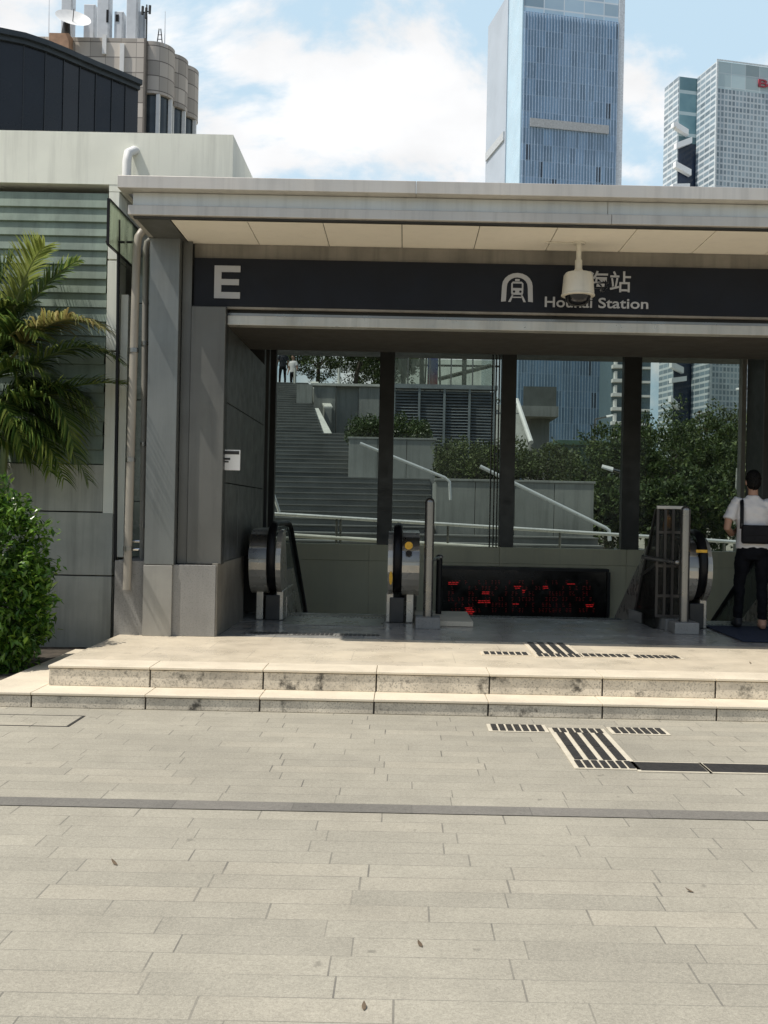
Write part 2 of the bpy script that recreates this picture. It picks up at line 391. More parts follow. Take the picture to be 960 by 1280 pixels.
mb = MB(); mb.box(-2.71, 7.3, 8.202, 9.86, .0, PZ-.001); part('landing', mb, m_plat, ent)
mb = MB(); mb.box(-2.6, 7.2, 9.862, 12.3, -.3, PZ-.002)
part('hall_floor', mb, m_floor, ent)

# ------------------------------------------------------------------ station entrance building
st = thing('station_entrance', 'grey metro station entrance with flat metal canopy and glazed hall', 'building', (1.6, 12, 0))
CX0, CX1 = -2.46, 6.3
# canopy: three stepped fascia bands + roof
roof = MB()
roof.box(CX0, CX1, 9.13, 17.2, 4.092, 4.34)
part('roof_slab', roof, m_dark, st)
def band(y, z0, z1, x0, mat, name, seams):
    b = MB(); e = [x0] + seams + [CX1 + (CX0-x0)*-1]
    for a, c in zip(e, e[1:]): b.box(a+.0015, c-.0015, y, 9.128, z0, z1, .004)
    for a in (x0,):  # side return on the left
        b.box(a, a+.05, 9.13, 17.25, z0, z1, .004)
    b.box(e[-1]-.05, e[-1], 9.13, 17.25, z0, z1, .004)
    return part(name, b, mat, st)
band(8.94, 4.283, 4.392, CX0-.10, m_fascia, 'top_fascia', [.05, 3.2])
band(9.06, 4.163, 4.281, CX0+.005, m_fascia2, 'recessed_fascia', [1.75, 4.0])
band(9.03, 4.076, 4.161, CX0-.03, m_fascia, 'lower_fascia', [1.78, 4.2])
mb = MB(); mb.box(CX0+.01, CX1, 9.07, 9.125, 4.060, 4.0755); part('drip_edge', mb, m_dark, st)
# soffit panels
mb = MB()
sxs = [-2.145, -1.46, -.78, -.07, .63, 1.33, 2.04, 2.75, 3.46, 4.17, 4.88, 5.6, 6.2]
for a, b in zip(sxs, sxs[1:]): mb.box(a+.004, b-.004, 9.15, 10.04, 4.077, 4.090)
part('soffit', mb, m_soffit, st)
mb = MB(); mb.box(CX0+.02, -2.15, 9.14, 10.2, 4.070, 4.091); mb.box(-2.44, -2.15, 10.202, 11.6, 4.07, 4.091)
part('edge_soffit', mb, m_panel, st)
# front columns
for x0 in (-2.475, 5.95):
    c = MB(); c.box(x0, x0+.285, 9.78, 10.05, .95, 4.072, .006); part('column', c, m_steel, st)
    c = MB(); c.box(x0-.002, x0+.275, 9.77, 10.06, PZ-.001, .945, .004); part('column_base', c, M('base_steel_lit', (.34,.33,.30), .5, .5, var=.12, bump=0, streak=.15), st)  # base steel lighter and warmer, painting in the floor's bounced light
# wall panel beside the column, plinths
for s, xa, xb in ((1, -2.185, -1.755), (-1, 5.5, 5.945)):
    g = MB(); g.box(xa, xb, 9.905, 10.04, .96, 3.455); g.box(xa, xb, 9.99, 10.04, 3.457, 4.076)
    part('side_wall', g, m_dark, st)
    g = MB(); g.box(xa+.10, xb, 9.86, 9.902, .962, 3.44, .004); g.box(xa+.004, xa+.092, 9.89, 9.902, .962, 4.07); part('wall_panel', g, m_panel, st)
    g = MB(); g.box(xa-.02, xb-.035, 9.80, 10.06, PZ, .952, .004); part('front_plinth', g, m_plinth, st)
mb = MB(); mb.box(-2.765, -2.478, 9.83, 11.4, PZ-.27, .98, .004); part('outer_plinth', mb, m_plinth, st)
mb = MB(); mb.box(-1.828, -1.775, 9.815, 11.45, PZ, .97, .003); mb.box(-2.12, -1.83, 10.07, 11.45, PZ, .968)
part('return_plinth', mb, m_plinth2, st)
# bulkhead above the sign, shutter box behind
mb = MB(); mb.box(-2.09, 5.945, 9.985, 10.06, 3.925, 4.076); part('bulkhead', mb, m_bulk, st)
mb = MB(); mb.box(-1.755, 5.5, 10.07, 11.65, 3.315, 4.30); mb.box(-2.12, -1.757, 10.07, 11.645, 3.316, 4.3); part('shutter_box', mb, M('shutter_box', (.05,.046,.038), .8, var=.12), st)
mb = MB(); mb.box(-1.75, 5.5, 10.03, 10.068, 3.38, 3.47); part('shutter_slot', mb, m_dark, st)
mb = MB(); mb.box(-1.752, 5.5, 9.94, 10.066, 3.283, 3.375, .004); part('lintel_strip', mb, M('lintel_metal', (.46,.44,.39), .35, .5, var=.12, streak=.4, bump=.02), st)
mb = MB(); mb.box(-2.06, 5.5, 10.0, 10.066, 3.385, 3.41); part('sign_rail', mb, m_satin, st)
# hall: ceilings, side walls, rear parapet, glazing
mb = MB(); mb.box(XL-.1, XR+.1, 11.66, YR+.2, 4.305, 4.4); part('hall_ceiling', mb, m_soffit, st)
mb = MB()
for y in (10.07, 10.9, 11.75, 12.3): 
    pass
seg = [(10.07, 11.0), (11.01, 11.95), (11.96, 12.9)]
for a, b in seg:
    for za, zb in ((.972, 1.75), (1.76, 2.55), (2.56, 3.31)): mb.box(-1.82-.3, -1.785-.0, a, b, za, zb, .003)
part('left_wall_panel', mb, m_dark2, st)
mb = MB()
for y in (12.95, 13.4, 14.2, 15.3): mb.box(XL-.05, XL+.12 + (.2 if y < 13.5 else .05), y, y+.14, PZ-.5, 4.3)
part('left_mullion', mb, m_dark, st)
mb = MB(); mb.box(XL-.06, XL-.045, 12.95, YR, PZ-.5, 4.3); part('left_glazing', mb, M('smoked_panel', (.03,.033,.033), .15, var=.2, bump=0), st)
mb = MB(); mb.box(XR+.04, XR+.1, 9.9, YR, -.3, 4.3); part('right_wall', mb, m_dark2, st)
mb = MB()
for y in (10.6, 12.2, 13.8, 15.4): mb.box(XR-.06, XR+.038, y, y+.05, PZ, 4.3)
part('right_mullion', mb, M('grey_frame', (.20,.20,.19), .4, .5), st)
PT = at(480, 681, YR).z     # parapet top
mb = MB()
e = [XL-.05, -.55, 1.55, 3.6, XR+.05]
for a, b in zip(e, e[1:]):
    mb.box(a+.002, b-.002, YR, YR+.12, PT-.26, PT, .003); mb.box(a+.002, b-.002, YR+.004, YR+.12, -.42, PT-.264, .003)
part('rear_parapet', mb, m_beige, st)
gx = [at(473, 560, YR).x, at(626, 560, YR).x, at(779, 560, YR).x]
ws = [.24, .235, .285]
for x, wd in zip(gx, ws):
    mm = MB(); mm.box(x, x+wd, YR+.02, YR+.2, PT, 4.3, .005); part('mullion', mm, M('mullion_metal', (.06,.062,.058), .4, .3), st)
mm = MB(); mm.box(XR-.03, XR+.04, YR+.02, YR+.2, PT, 4.3); part('mullion', mm, M('jamb_trim', (.36,.35,.31), .5), st)
ge = [XL-.05] + [v for x, wd in zip(gx, ws) for v in (x+.02, x+wd-.02)] + [XR]
for a, b in ((ge[0], ge[1]), (ge[2], ge[3]), (ge[4], ge[5]), (ge[6], ge[7])):
    g = MB(); g.poly([(a, YR+.11, PT), (b, YR+.11, PT), (b, YR+.11, 4.3), (a, YR+.11, 4.3)]); part('window_pane', g, m_glass, st)
# pit below the hall
mb = MB(); mb.box(XL-.1, XL-.002, 12.02, YR, -3.2, PZ-.5); part('pit_wall', mb, m_beige, st)
mb = MB(); mb.box(XR+.002, XR+.1, 12.02, YR, -3.2, -.001)
part('pit_wall', mb, m_beige, st)
mb = MB(); mb.box(XL-.1, XR+.1, 12.0, 22, -3.4, -3.2); part('pit_floor', mb, m_dark2, st)
mb = MB(); mb.box(XL-.1, XR+.1, YR+.13, 22, -.60, -.45); part('pit_ceiling', mb, m_dark2, st)
# recessed glazed side between vent house and column
mb = MB()
for za, zb in ((.985, 1.55), (1.56, 2.6), (2.61, 3.6), (3.61, 4.09)):
    mb.box(-2.84, -2.44, 10.6, 10.65, za, zb)
part('side_glazing', mb, M('green_side_panel', (.24,.275,.235), .25, .1, var=.25, streak=.3, bump=0), st)
mb = MB(); a, b = at(151, 400, 10.4), at(160, 400, 10.4); mb.box(a.x, b.x, 10.4, 10.5, .985, 3.65); part('cream_jamb', mb, m_vent, st)
# thin steel rods standing beside the middle mullion
rods = thing('steel_rods', 'three thin steel rods rising beside the middle mullion of the rear glazing', 'rods', (gx[1]-.12, YR-.1, PT))
for px in (614, 618.5, 622.5):
    p = at(px, 560, YR-.08); mm = MB(); mm.tube([(p.x, YR-.08, PT-.0), (p.x, YR-.08, 4.3)], .012, 8); part('rod', mm, m_satin, rods)

# ------------------------------------------------------------------ sign
def text_mb(body, size, bold=0., ext=.004):
    cu = bpy.data.curves.new('txt', 'FONT'); cu.body = body; cu.size = size; cu.extrude = ext; cu.offset = bold; cu.resolution_u = 4
    o = bpy.data.objects.new('txt', cu); C.objects.link(o)
    dg = bpy.context.evaluated_depsgraph_get(); dg.update(); me = bpy.data.meshes.new_from_object(o.evaluated_get(dg))
    bpy.data.objects.remove(o); bpy.data.curves.remove(cu)
    b = MB(); b.bm.from_mesh(me); bpy.data.meshes.remove(me)
    return b
def fit_text(b, x0, x1, z0, z1, y):
    xs_ = [v.co.x for v in b.bm.verts]; ys_ = [v.co.y for v in b.bm.verts]
    if not xs_: return b
    ax, bx_, ay, by = min(xs_), max(xs_), min(ys_), max(ys_)
    for v in b.bm.verts:
        x, yy, z = v.co
        v.co = (x0 + (x-ax)/(bx_-ax)*(x1-x0), y - z, z0 + (yy-ay)/(by-ay)*(z1-z0))
    return b
SY = 9.93
p0, p1 = at(243, 322, SY), at(243, 382, SY)
sg = thing('station_sign', 'long navy sign with letter E, train emblem and white station name over the entrance', 'sign', (1.9, SY, p1.z))
mb = MB(); mb.box(p0.x, 5.9, SY, 9.982, p1.z, p0.z, .003); part('sign_box', mb, m_navy, sg)
mb = MB(); mb.box(p0.x+.003, 5.89, SY+.005, 9.98, p1.z-.022, p1.z-.002); part('sign_trim', mb, m_bulk, sg)
SF = SY - .002
a, b = at(268.5, 332, SY), at(300, 373.5, SY)
mb = MB(); t_ = .068; zt, zb, xa, xb = a.z, b.z, a.x, b.x; zm = (zt+zb)/2
mb.prism([(xa,zb),(xb,zb),(xb,zb+t_*.9),(xa+t_,zb+t_*.9),(xa+t_,zm-t_*.42),(xb-.012,zm-t_*.42),(xb-.012,zm+t_*.42),(xa+t_,zm+t_*.42),(xa+t_,zt-t_*.9),(xb,zt-t_*.9),(xb,zt),(xa,zt)], 'y', SF-.008, SF)
part('letter', mb, m_letter, sg)
# metro emblem: arch with a train front on rails
a, b = at(627, 341, SY), at(666, 378, SY)
w_, h_ = b.x-a.x, a.z-b.z; cx = (a.x+b.x)/2
def ex(u): return a.x + u*w_
def ez(v): return b.z + v*h_
mb = MB()
outer = [(0, 0), (.02, .55)] + [(.5 - .48*math.cos(t*PI/10), .55 + .45*math.sin(t*PI/10)) for t in range(1, 10)] + [(.98, .55), (1, 0)]
inner = [(.85, .02), (.83, .5)] + [(.5 + .33*math.cos(t*PI/10), .52 + .33*math.sin(t*PI/10)) for t in range(1, 10)] + [(.17, .5), (.15, .02)]
mb.prism([(ex(u), ez(v)) for u, v in outer+inner], 'y', SF-.006, SF)
em = part('emblem', mb, m_letter, sg)
mb = MB(); mb.prism([(ex(u), ez(v)) for u, v in ((.33,.25),(.67,.25),(.69,.32),(.69,.64),(.64,.70),(.36,.70),(.31,.64),(.31,.32))], 'y', SF-.006, SF)
mb.prism([(ex(u), ez(v)) for u, v in ((.43,.72),(.57,.72),(.57,.79),(.43,.79))], 'y', SF-.006, SF)
for sgn in (-1, 1):
    mb.prism([(ex(.5+sgn*u), ez(v)) for u, v in ((.12,.23),(.17,.23),(.28,.0),(.20,.0))], 'y', SF-.006, SF)
mb.prism([(ex(u), ez(v)) for u, v in ((.34,.14),(.66,.14),(.66,.18),(.34,.18))], 'y', SF-.006, SF)
part('train', mb, m_letter, em)
mb = MB(); mb.prism([(ex(u), ez(v)) for u, v in ((.36,.48),(.64,.48),(.64,.63),(.36,.63))], 'y', SF-.009, SF-.0065)
for u in (.40, .60): mb.prism([(ex(u)+.012*math.cos(k*PI/5), ez(.355)+.012*math.sin(k*PI/5)) for k in range(10)], 'y', SF-.009, SF-.0065)
part('train_window', mb, m_navy, em)
a, b = at(706, 338, SY), at(788, 366, SY)
part('chinese_name', fit_text(text_mb('后海站', .2, .0015), a.x, b.x, b.z, a.z, SF-.004), m_letter, sg, fix=False)
a, b = at(681, 371, SY), at(810, 386.5, SY)
b2 = at(740, 386.5, SY); part('english_word', fit_text(text_mb('Houhai', .15, .002), a.x, b2.x, b.z, a.z, SF-.004), m_letter, sg, fix=False)
a2 = at(748, 371, SY); part('english_word', fit_text(text_mb('Station', .15, .002), a2.x, b.x, b.z, a.z, SF-.004), m_letter, sg, fix=False)

# ------------------------------------------------------------------ dome camera
cx, cy = 1.60, 9.66
cc = thing('dome_camera', 'cream dome security camera hanging on a short pole from the canopy soffit', 'camera', (cx, cy, 4.076))
mb = MB(); mb.lathe([(.055, 4.058), (.055, 4.076)], cx, cy); mb.tube([(cx-.32, cy, 4.069), (cx-.05, cy, 4.069)], .006, 6); part('ceiling_plate', mb, m_camera, cc)
mb = MB(); mb.lathe([(.024, 3.80), (.024, 4.06)], cx, cy); mb.lathe([(.034, 3.80), (.034, 3.90), (.03, 3.91)], cx, cy); part('pole', mb, m_camera, cc)
mb = MB(); mb.lathe([(.152, 3.585), (.151, 3.61), (.138, 3.76), (.12, 3.785), (.045, 3.805), (.035, 3.825)], cx, cy, 28); hs = part('housing', mb, m_camera, cc)
mb = MB(); mb.lathe([(.148, 3.566), (.158, 3.570), (.158, 3.582), (.148, 3.584)], cx, cy, 28); part('rim', mb, m_camera, hs)
mb = MB(); mb.lathe([(.02, 3.475), (.075, 3.487), (.11, 3.517), (.122, 3.565)], cx, cy, 24); part('dome', mb, m_dome, cc)

# ------------------------------------------------------------------ ventilation house at left
VY = 10.3
vh = thing('ventilation_house', 'pale rendered ventilation block with grey louvres left of the station', 'building', (-5, VY, 0))
ztop = at(145, 165.5, VY).z; zlow = at(60, 229, VY).z; xe = at(291, 200, VY).x; xl = at(131.5, 400, VY).x; xw = at(144, 500, VY).x
zsill = at(60, 580, VY).z
mb = MB(); mb.prism([(-16, VY), (xe, VY), (xe-.0, 16.5), (-16, 16.5)], 'z', zlow, ztop); part('parapet', mb, m_vent, vh)
mb = MB()
for za, zb in ((.0, zsill-.5), (zsill-.49, 3.05), (3.07, 3.97), (3.985, zlow-.075)): 
    if za < zsill-.6: continue
    mb.box(xl+.012, xw, VY+.004, VY+.3, za, zb, .003)
mb.box(xl+.012, at(171, 240, VY).x, VY+.003, VY+.3, zlow-.07, zlow-.001)
part('corner_strip', mb, m_vent, vh)
mb = MB()
for za, zb in ((0.0, .79), (.803, 1.43), (1.443, zsill)):
    for xa, xb in ((-9, -6.2), (-6.19, -4.4), (-4.39, xw-.002 if zb < 1.5 else xl+.01)): mb.box(xa, xb, VY+.002, VY+.25, za, zb, .003)
part('wall_panel', mb, m_ventlow, vh)
mb = MB(); mb.box(-16, xw-.02, VY+.35, VY+.4, 0, zlow); part('louvre_back', mb, m_dark, vh)
mb = MB(); mb.box(xl-.0, xw-.003, VY+.3, VY+5, 0, zlow-.002); part('side_wall', mb, m_ventlow, vh)
mb = MB(); z = zsill + .003; ns_ = 19; dz = (zlow - .10 - zsill)/ns_
for k in range(ns_):
    zz = zsill + .006 + k*dz
    mb.prism([(VY+.015, zz+.008), (VY+.03, zz), (VY+.062, zz+dz*1.09), (VY+.042, zz+dz*1.1)], 'x', -9, xl+R.uniform(-.012, .008))
part('louvre', mb, m_louvre, vh)
# hood pipe on the parapet
mb = MB(); px0 = at(157, 230, VY-.13)
mb.tube([(px0.x, VY-.1, zlow-.02), (px0.x, VY-.1, zlow+.2), (px0.x+.01, VY-.09, zlow+.29), (px0.x+.05, VY-.02, zlow+.34), (px0.x+.06, VY+.03, zlow+.345)], .044, 14)
solo('vent_hood_pipe', mb, m_white, 'short white bent vent pipe on the pale parapet above the canopy corner', 'pipe', (px0.x, VY, zlow))
# downpipes between vent house and column
def downpipe(pxs, label, mat, r, name, group):
    pts = [at(px, py, Y) for px, py, Y in pxs]
    t = thing(name, label, 'drainpipe', pts[-1], group)
    b = MB(); b.tube(pts, r, 12); part('pipe', b, mat, t)
    for f in (.3, .62, .88):
        b = MB(); q = pts[-2].lerp(pts[-1], f); b.lathe([(r*1.22, q.z-.02), (r*1.22, q.z+.02)], q.x, q.y, 14); part('clamp', b, m_satin, t)
downpipe([(189, 290, 9.9), (183, 288, 9.84), (177, 290, 9.80), (173, 296, 9.78), (171, 310, 9.77), (158.5, 737, 9.77)], 'cream drainpipe bending out under the canopy corner and down beside the column', m_cream, .038, 'drain_pipe', None)
downpipe([(188, 300, 10.1), (184, 303, 10.1), (182.5, 312, 10.1), (178, 704, 10.1)], 'thin grey drainpipe tucked behind the cream pipe against the column', m_greyp, .03, 'drain_pipe', None)
# glass screen with spider fittings
gs = thing('glass_screen', 'green tinted glass wing panel on black rod between vent block and canopy', 'glass panel', (-2.8, 9.9, 3.9))
gX = -2.80; g0, g1 = 9.5, 10.62
za, zb = at(136, 249, g0).z, at(136, 304, g0).z
mb = MB(); mb.box(gX-.006, gX+.006, g0+.02, g1, zb, za); part('pane', mb, m_glassg, gs)
mb = MB(); mb.box(gX-.012, gX+.012, g0, g0+.018, zb-.01, za+.01); mb.box(gX-.012, gX+.012, g0+.02, g1, za+.001, za+.014); mb.box(gX-.012, gX+.012, g0+.02, g1, zb-.014, zb-.001); part('edge_frame', mb, m_black, gs)
q0, q1 = at(148.5, 275, 9.86), at(144, 702, 9.86)
mb = MB(); mb.tube([q1, q0], .016, 8); part('rod', mb, m_black, gs)
for k in (0, 1):
    q = at(148 + k*10, 302, 9.84+k*.3); mb = MB(); mb.tube([(q.x-.12, q.y, q.z), (q.x+.06, q.y, q.z-.005)], .012, 8); mb.ball((q.x-.02, q.y, q.z), .025, u=8, v=6); mb.tube([(q.x-.02, q.y, q.z-.05), (q.x-.02, q.y, q.z+.05)], .009, 6); part('spider_fitting', mb, m_black, gs)
# little steel grab rail behind the pipes
mb = MB()
for py in (676, 686):
    a, b = at(148, py, 10.6), at(186, py+1, 10.6); mb.tube([a, b], .016, 8)
solo('grab_rail', mb, m_shine, 'short stainless double rail on the plinth behind the drainpipes', 'rail', at(166, 681, 10.6))
# notice card
mb = MB(); a, b = at(278.5, 562, 9.98), at(300, 588, 9.98)
nt = thing('notice_plate', 'small white notice plate fixed at the left edge of the entrance opening', 'notice', a)
mb.box(a.x, b.x, 9.975, 9.983, b.z, a.z, .002); part('plate', mb, m_white, nt)
mb = MB(); mb.box(a.x+.008, b.x-.01, 9.972, 9.9745, a.z-.045, a.z-.012); mb.box(a.x+.01, a.x+.075, 9.972, 9.9745, a.z-.10, a.z-.08); mb.box(a.x+.01, a.x+.06, 9.972, 9.9745, a.z-.125, a.z-.11); part('dark_lettering', mb, m_tact, nt)

# ------------------------------------------------------------------ escalators and stairs inside
def esc_path(o, y0=11.12, y1=12.55, zt=1.34, r=.36, yend=16.3):
    """handrail centre line (y,z) offset o outward from the newel"""
    cz = zt - r; pts = []
    for k in range(0, 11):
        t = -PI*.62 + k*(PI*.62+PI/2)/10      # lower front round to the top
        pts.append((y0 + r - (r+o)*math.cos(t), cz + (r+o)*math.sin(t)))
    pts.append((y1, zt+o))
    for k in range(1, 6):
        t = k/5*math.radians(30); pts.append((y1 + 1.0*math.sin(t), zt + o - 1.0*(1-math.cos(t))))
    y, z = pts[-1]; pts.append((yend, z - (yend-y)*math.tan(math.radians(30))))
    return pts
def escalator(name, label, xl_, xr_, out, grp):
    t = thing(name, label, 'escalator', ((xl_+xr_)/2, 11.2, PZ), grp)
    top = esc_path(0)
    for x, sgn in ((xl_, -1), (xr_, 1)):
        hb = MB(); hb.tube([(x, y, z) for y, z in top], (.030, .048), 12, up=(0, 0, 1)) if False else hb.tube([(x, y, z) for y, z in top], [(.048, .030)]*len(top), 12, up=(1, 0, 0))
        bal = MB()
        up_ = [p for p in esc_path(-.035)]
        lo = [(y, z-.62) for y, z in up_ if y > 11.6 or z > 1.2]
        low = [(p[0], max(p[1]-.80, -5)) for p in up_[10:]]
        bal.prism([(y, z) for y, z in up_] + low[::-1], 'x', x-.006, x+.006)
        b_ = part('balustrade', bal, m_balgl, t)
        part('handrail', hb, m_black, b_)
        # newel cladding: drum on the outer side, slim one on the inner side
        for wd, side in ((.19, sgn), (.055, -sgn)):
            x0 = x + side*.05; x1 = x + side*(.05+wd); nb = MB()
            cy_, cz_, rr = 11.50, .92, .36
            prof = [(cy_ - rr*math.cos(a_), cz_ + rr*math.sin(a_)) for a_ in [(-PI/2 + PI*k/14) for k in range(15)]]
            prof = prof[::-1] if False else prof
            back = [(12.5, 1.28 if side == sgn else .8), (16.4, 1.28-2.25 if side == sgn else .8-2.25), (16.4, .25-2.25), (12.5, .56)]
            nb.prism(prof + ([(cy_+.2, cz_+rr)] if side == sgn else [(cy_+.05, cz_+rr), (cy_+.3, .8)]) + back, 'x', x0, x1)
            part('newel_cladding', nb, m_clad, b_)
            if side == sgn:
                nb = MB()
                for k_, (a0, a1) in enumerate(((.10, .42), (.50, .95))):
                    pr = [(cy_ - (rr+.012)*math.cos(a_), cz_ + (rr+.012)*math.sin(a_)) for a_ in [a0 + (a1-a0)*k/5 for k in range(6)]]
                    pr2 = [(cy_ - (rr-.01)*math.cos(a_), cz_ + (rr-.01)*math.sin(a_)) for a_ in [a0 + (a1-a0)*k/5 for k in range(6)]][::-1]
                    nb.prism(pr+pr2, 'x', x0+.003, x1-.003)
                part('newel_trim', nb, m_satin, b_)
            nb = MB(); xm = (x0+x1)/2; nb.box(xm-.04, xm+.04, 11.38, 12.4, PZ, .6, .01); part('newel_foot', nb, m_clad, b_)
        nb = MB(); nb.box(x-.08, x+.08, 11.36, 12.2, PZ-.0, .55, .01); part('skirt_box', nb, m_dark, b_)
    mb = MB(); mb.box(xl_+.14, xr_-.14, 10.95, 11.75, PZ, PZ+.006); part('landing_plate', mb, m_satin, t)
    mb = MB()
    for k in range(26): x = xl_+.15 + k*(xr_-xl_-.3)/26; mb.box(x, x+.02, 11.755, 11.85, PZ-.01, PZ+.008)
    part('comb', mb, m_amber if False else m_satin, t)
    mb = MB(); y, z = 11.86, PZ-.02
    k = 0
    while y < 16.2:
        mb.box(xl_+.13, xr_-.13, y, y+.40, z-.25, z)
        for q in range(22): x = xl_+.14 + q*(xr_-xl_-.28)/22; mb.box(x, x+.022, y+.001, y+.4, z, z+.008)
        y += .401; k += 1; z -= .0 if k < 1 else .23
    part('step_belt', mb, m_dark, t)
    mb = MB(); mb.box(xl_+.105, xl_+.125, 11.7, 12.6, PZ-.5, .5); part('skirt', mb, m_clad, t); mb = MB(); mb.box(xr_-.125, xr_-.105, 11.7, 12.6, PZ-.5, .5); part('skirt', mb, m_clad, t)
    return t
e1 = escalator('escalator', 'left escalator descending behind the drum newels with a yellow sticker', -1.44, -.06, 0, 'escalators going down into the station')
e2 = escalator('escalator', 'right escalator entrance where the man with the bag stands', 3.27, 4.62, 0, 'escalators going down into the station')
# stickers
def sticker(px0, py0, px1, py1, Y, mat, label, name='warning_sticker', cat='sticker'):
    a, b = at(px0, py0, Y), at(px1, py1, Y); mb = MB(); n = 16
    mb.prism([((a.x+b.x)/2 + abs(b.x-a.x)/2*math.cos(2*PI*k/n), (a.z+b.z)/2 + abs(a.z-b.z)/2*math.sin(2*PI*k/n)) for k in range(n)], 'y', Y-.003, Y)
    solo(name, mb, mat, label, cat, ((a.x+b.x)/2, Y, (a.z+b.z)/2))
sticker(506, 677, 516, 687, 11.115, m_amber, 'round yellow sticker on the upper drum of the left escalator newel')
sticker(486.5, 714, 490.5, 731, 11.14, m_amber, 'worn yellow sticker low on the inner side of the left escalator newel')
sticker(507, 688, 515, 695, 11.112, m_black, 'black round hole cover below the yellow sticker on the newel', 'socket_cover', 'cover')
mb = MB(); a, b = at(870, 687, 11.118), at(884, 691, 11.118); mb.box(a.x, b.x, 11.112, 11.118, b.z, a.z); solo('warning_strip', mb, m_amber, 'narrow yellow reflector strip on the right escalator newel', 'strip', a)
# stairs between the escalators
sf = thing('stair_flight', 'dark stone stair descending between the two escalators', 'stairs', (1.5, 12.3, PZ))
mb = MB(); y, z = 12.3, PZ-.15
while y < 16.3: mb.box(.36, 2.95, y, y+.31, z-.3, z); y += .311; z -= .15
part('steps', mb, m_conc2, sf)
mb = MB(); mb.prism([(12.3, PZ-.02), (16.4, PZ-2.0), (16.4, -2.6), (12.3, -.6)], 'x', .2, .355); mb.prism([(12.3, PZ-.02), (16.4, PZ-2.0), (16.4, -2.6), (12.3, -.6)], 'x', 2.955, 3.0); part('stringer', mb, m_conc, sf)
# posts and kerb blocks
def post(px, ytop, Y, X, r, label, name='steel_post', cap=True, basez=.12, bw=.13):
    t = thing(name, label, 'post', (X, Y, PZ)); zt_ = at(px, ytop, Y).z
    b = MB(); b.tube([(X, Y, PZ+basez), (X, Y, zt_-r)], r, 16); b.ball((X, Y, zt_-r), r*1.0); part('shaft', b, m_satin, t)
    if basez: 
        b = MB(); b.box(X-bw, X+bw, Y-.14, Y+.14, PZ-.002, PZ+basez, .008); part('base_block', b, m_plinth, t)
    return t
X1 = at(536, 700, 10.95).x; X2 = at(856, 700, 10.95).x
post(536, 622, 10.95, X1, .052, 'tall stainless post on a stone block right of the left escalator')
post(857, 632, 10.95, X2, .052, 'tall stainless post with rounded top in front of the right escalator')
t = thing('short_post', 'short black post with steel cap just right of the tall left post', 'post', (.42, 12.0, PZ))
q = at(549.5, 694, 11.9); b = MB(); b.tube([(q.x, 11.9, PZ-.0), (q.x, 11.9, q.z-.03)], .036, 12); part('shaft', b, m_black, t)
b = MB(); b.ball((q.x, 11.9, q.z-.02), .045, (1,1,.7)); b.tube([(X1, 11.0, q.z-.03), (q.x, 11.9, q.z-.03)], .02, 8); part('cap', b, m_satin, t)
mb = MB(); mb.box(X1-.13, X1+.5, 11.1, 12.25, PZ, PZ+.055, .006); solo('stone_kerb', mb, m_tread, 'low pale stone kerb at the foot of the left steel posts', 'kerb', (X1, 11.1, PZ))
mb = MB(); mb.prism([(X2-.3, 12.25), (X2-.14, 11.15), (X2+.12, 11.1), (X2+.12, 12.25)], 'z', PZ, PZ+.12); solo('stone_kerb', mb, m_plinth, 'tapered grey stone kerb under the dark gate beside the right escalator', 'kerb', (X2, 11.3, PZ))
# dark gate panel by the right escalator
gp = thing('stair_gate', 'dark framed lattice panel with pale top bar left of the right escalator', 'gate', (2.85, 11.2, PZ))
a, b = at(821, 632, 11.25), at(856, 636, 11.25)
mb = MB(); mb.box(a.x, b.x, 11.23, 11.28, a.z-.035, a.z, .004); part('top_bar', mb, M('pale_bar', (.52,.5,.45), .4, .4), gp)
mb = MB(); zb_ = PZ+.13
for x in (a.x, a.x+.085, a.x+.17, b.x-.04): mb.box(x, x+.028, 11.24, 11.27, zb_, a.z-.037)
for z in (.95, .62, zb_, 1.32): mb.box(a.x, b.x, 11.243, 11.267, z, z+.03)
mb.prism([(11.25, a.z-.04), (11.30, a.z-.04), (12.30, PZ+.0), (12.2, PZ+.0)], 'x', a.x-.012, a.x+.012)
mb.prism([(11.25, 1.0), (11.25, .96), (11.9, .8), (11.9, .84)], 'x', a.x-.01, a.x+.01)
part('frame', mb, M('gate_metal', (.06,.055,.05), .4, .5), gp)
mb = MB(); mb.prism([(11.255, a.z-.05), (11.29, a.z-.05), (12.28, PZ), (11.255, PZ)], 'x', a.x-.004, a.x+.004); mb.box(a.x+.01, b.x-.005, 11.254, 11.257, zb_, a.z-.04); part('mesh_panel', mb, glass_mat('gate_mesh', (.36,.35,.34), .2, dirt_veil=.08), gp)
mb = MB(); p0, p1 = at(803, 696, 11.3), at(846, 703, 10.95); mb.tube([p0, p1], .022, 10); mb.ball(p1, .03); part('hand_bar', mb, m_satin, gp)

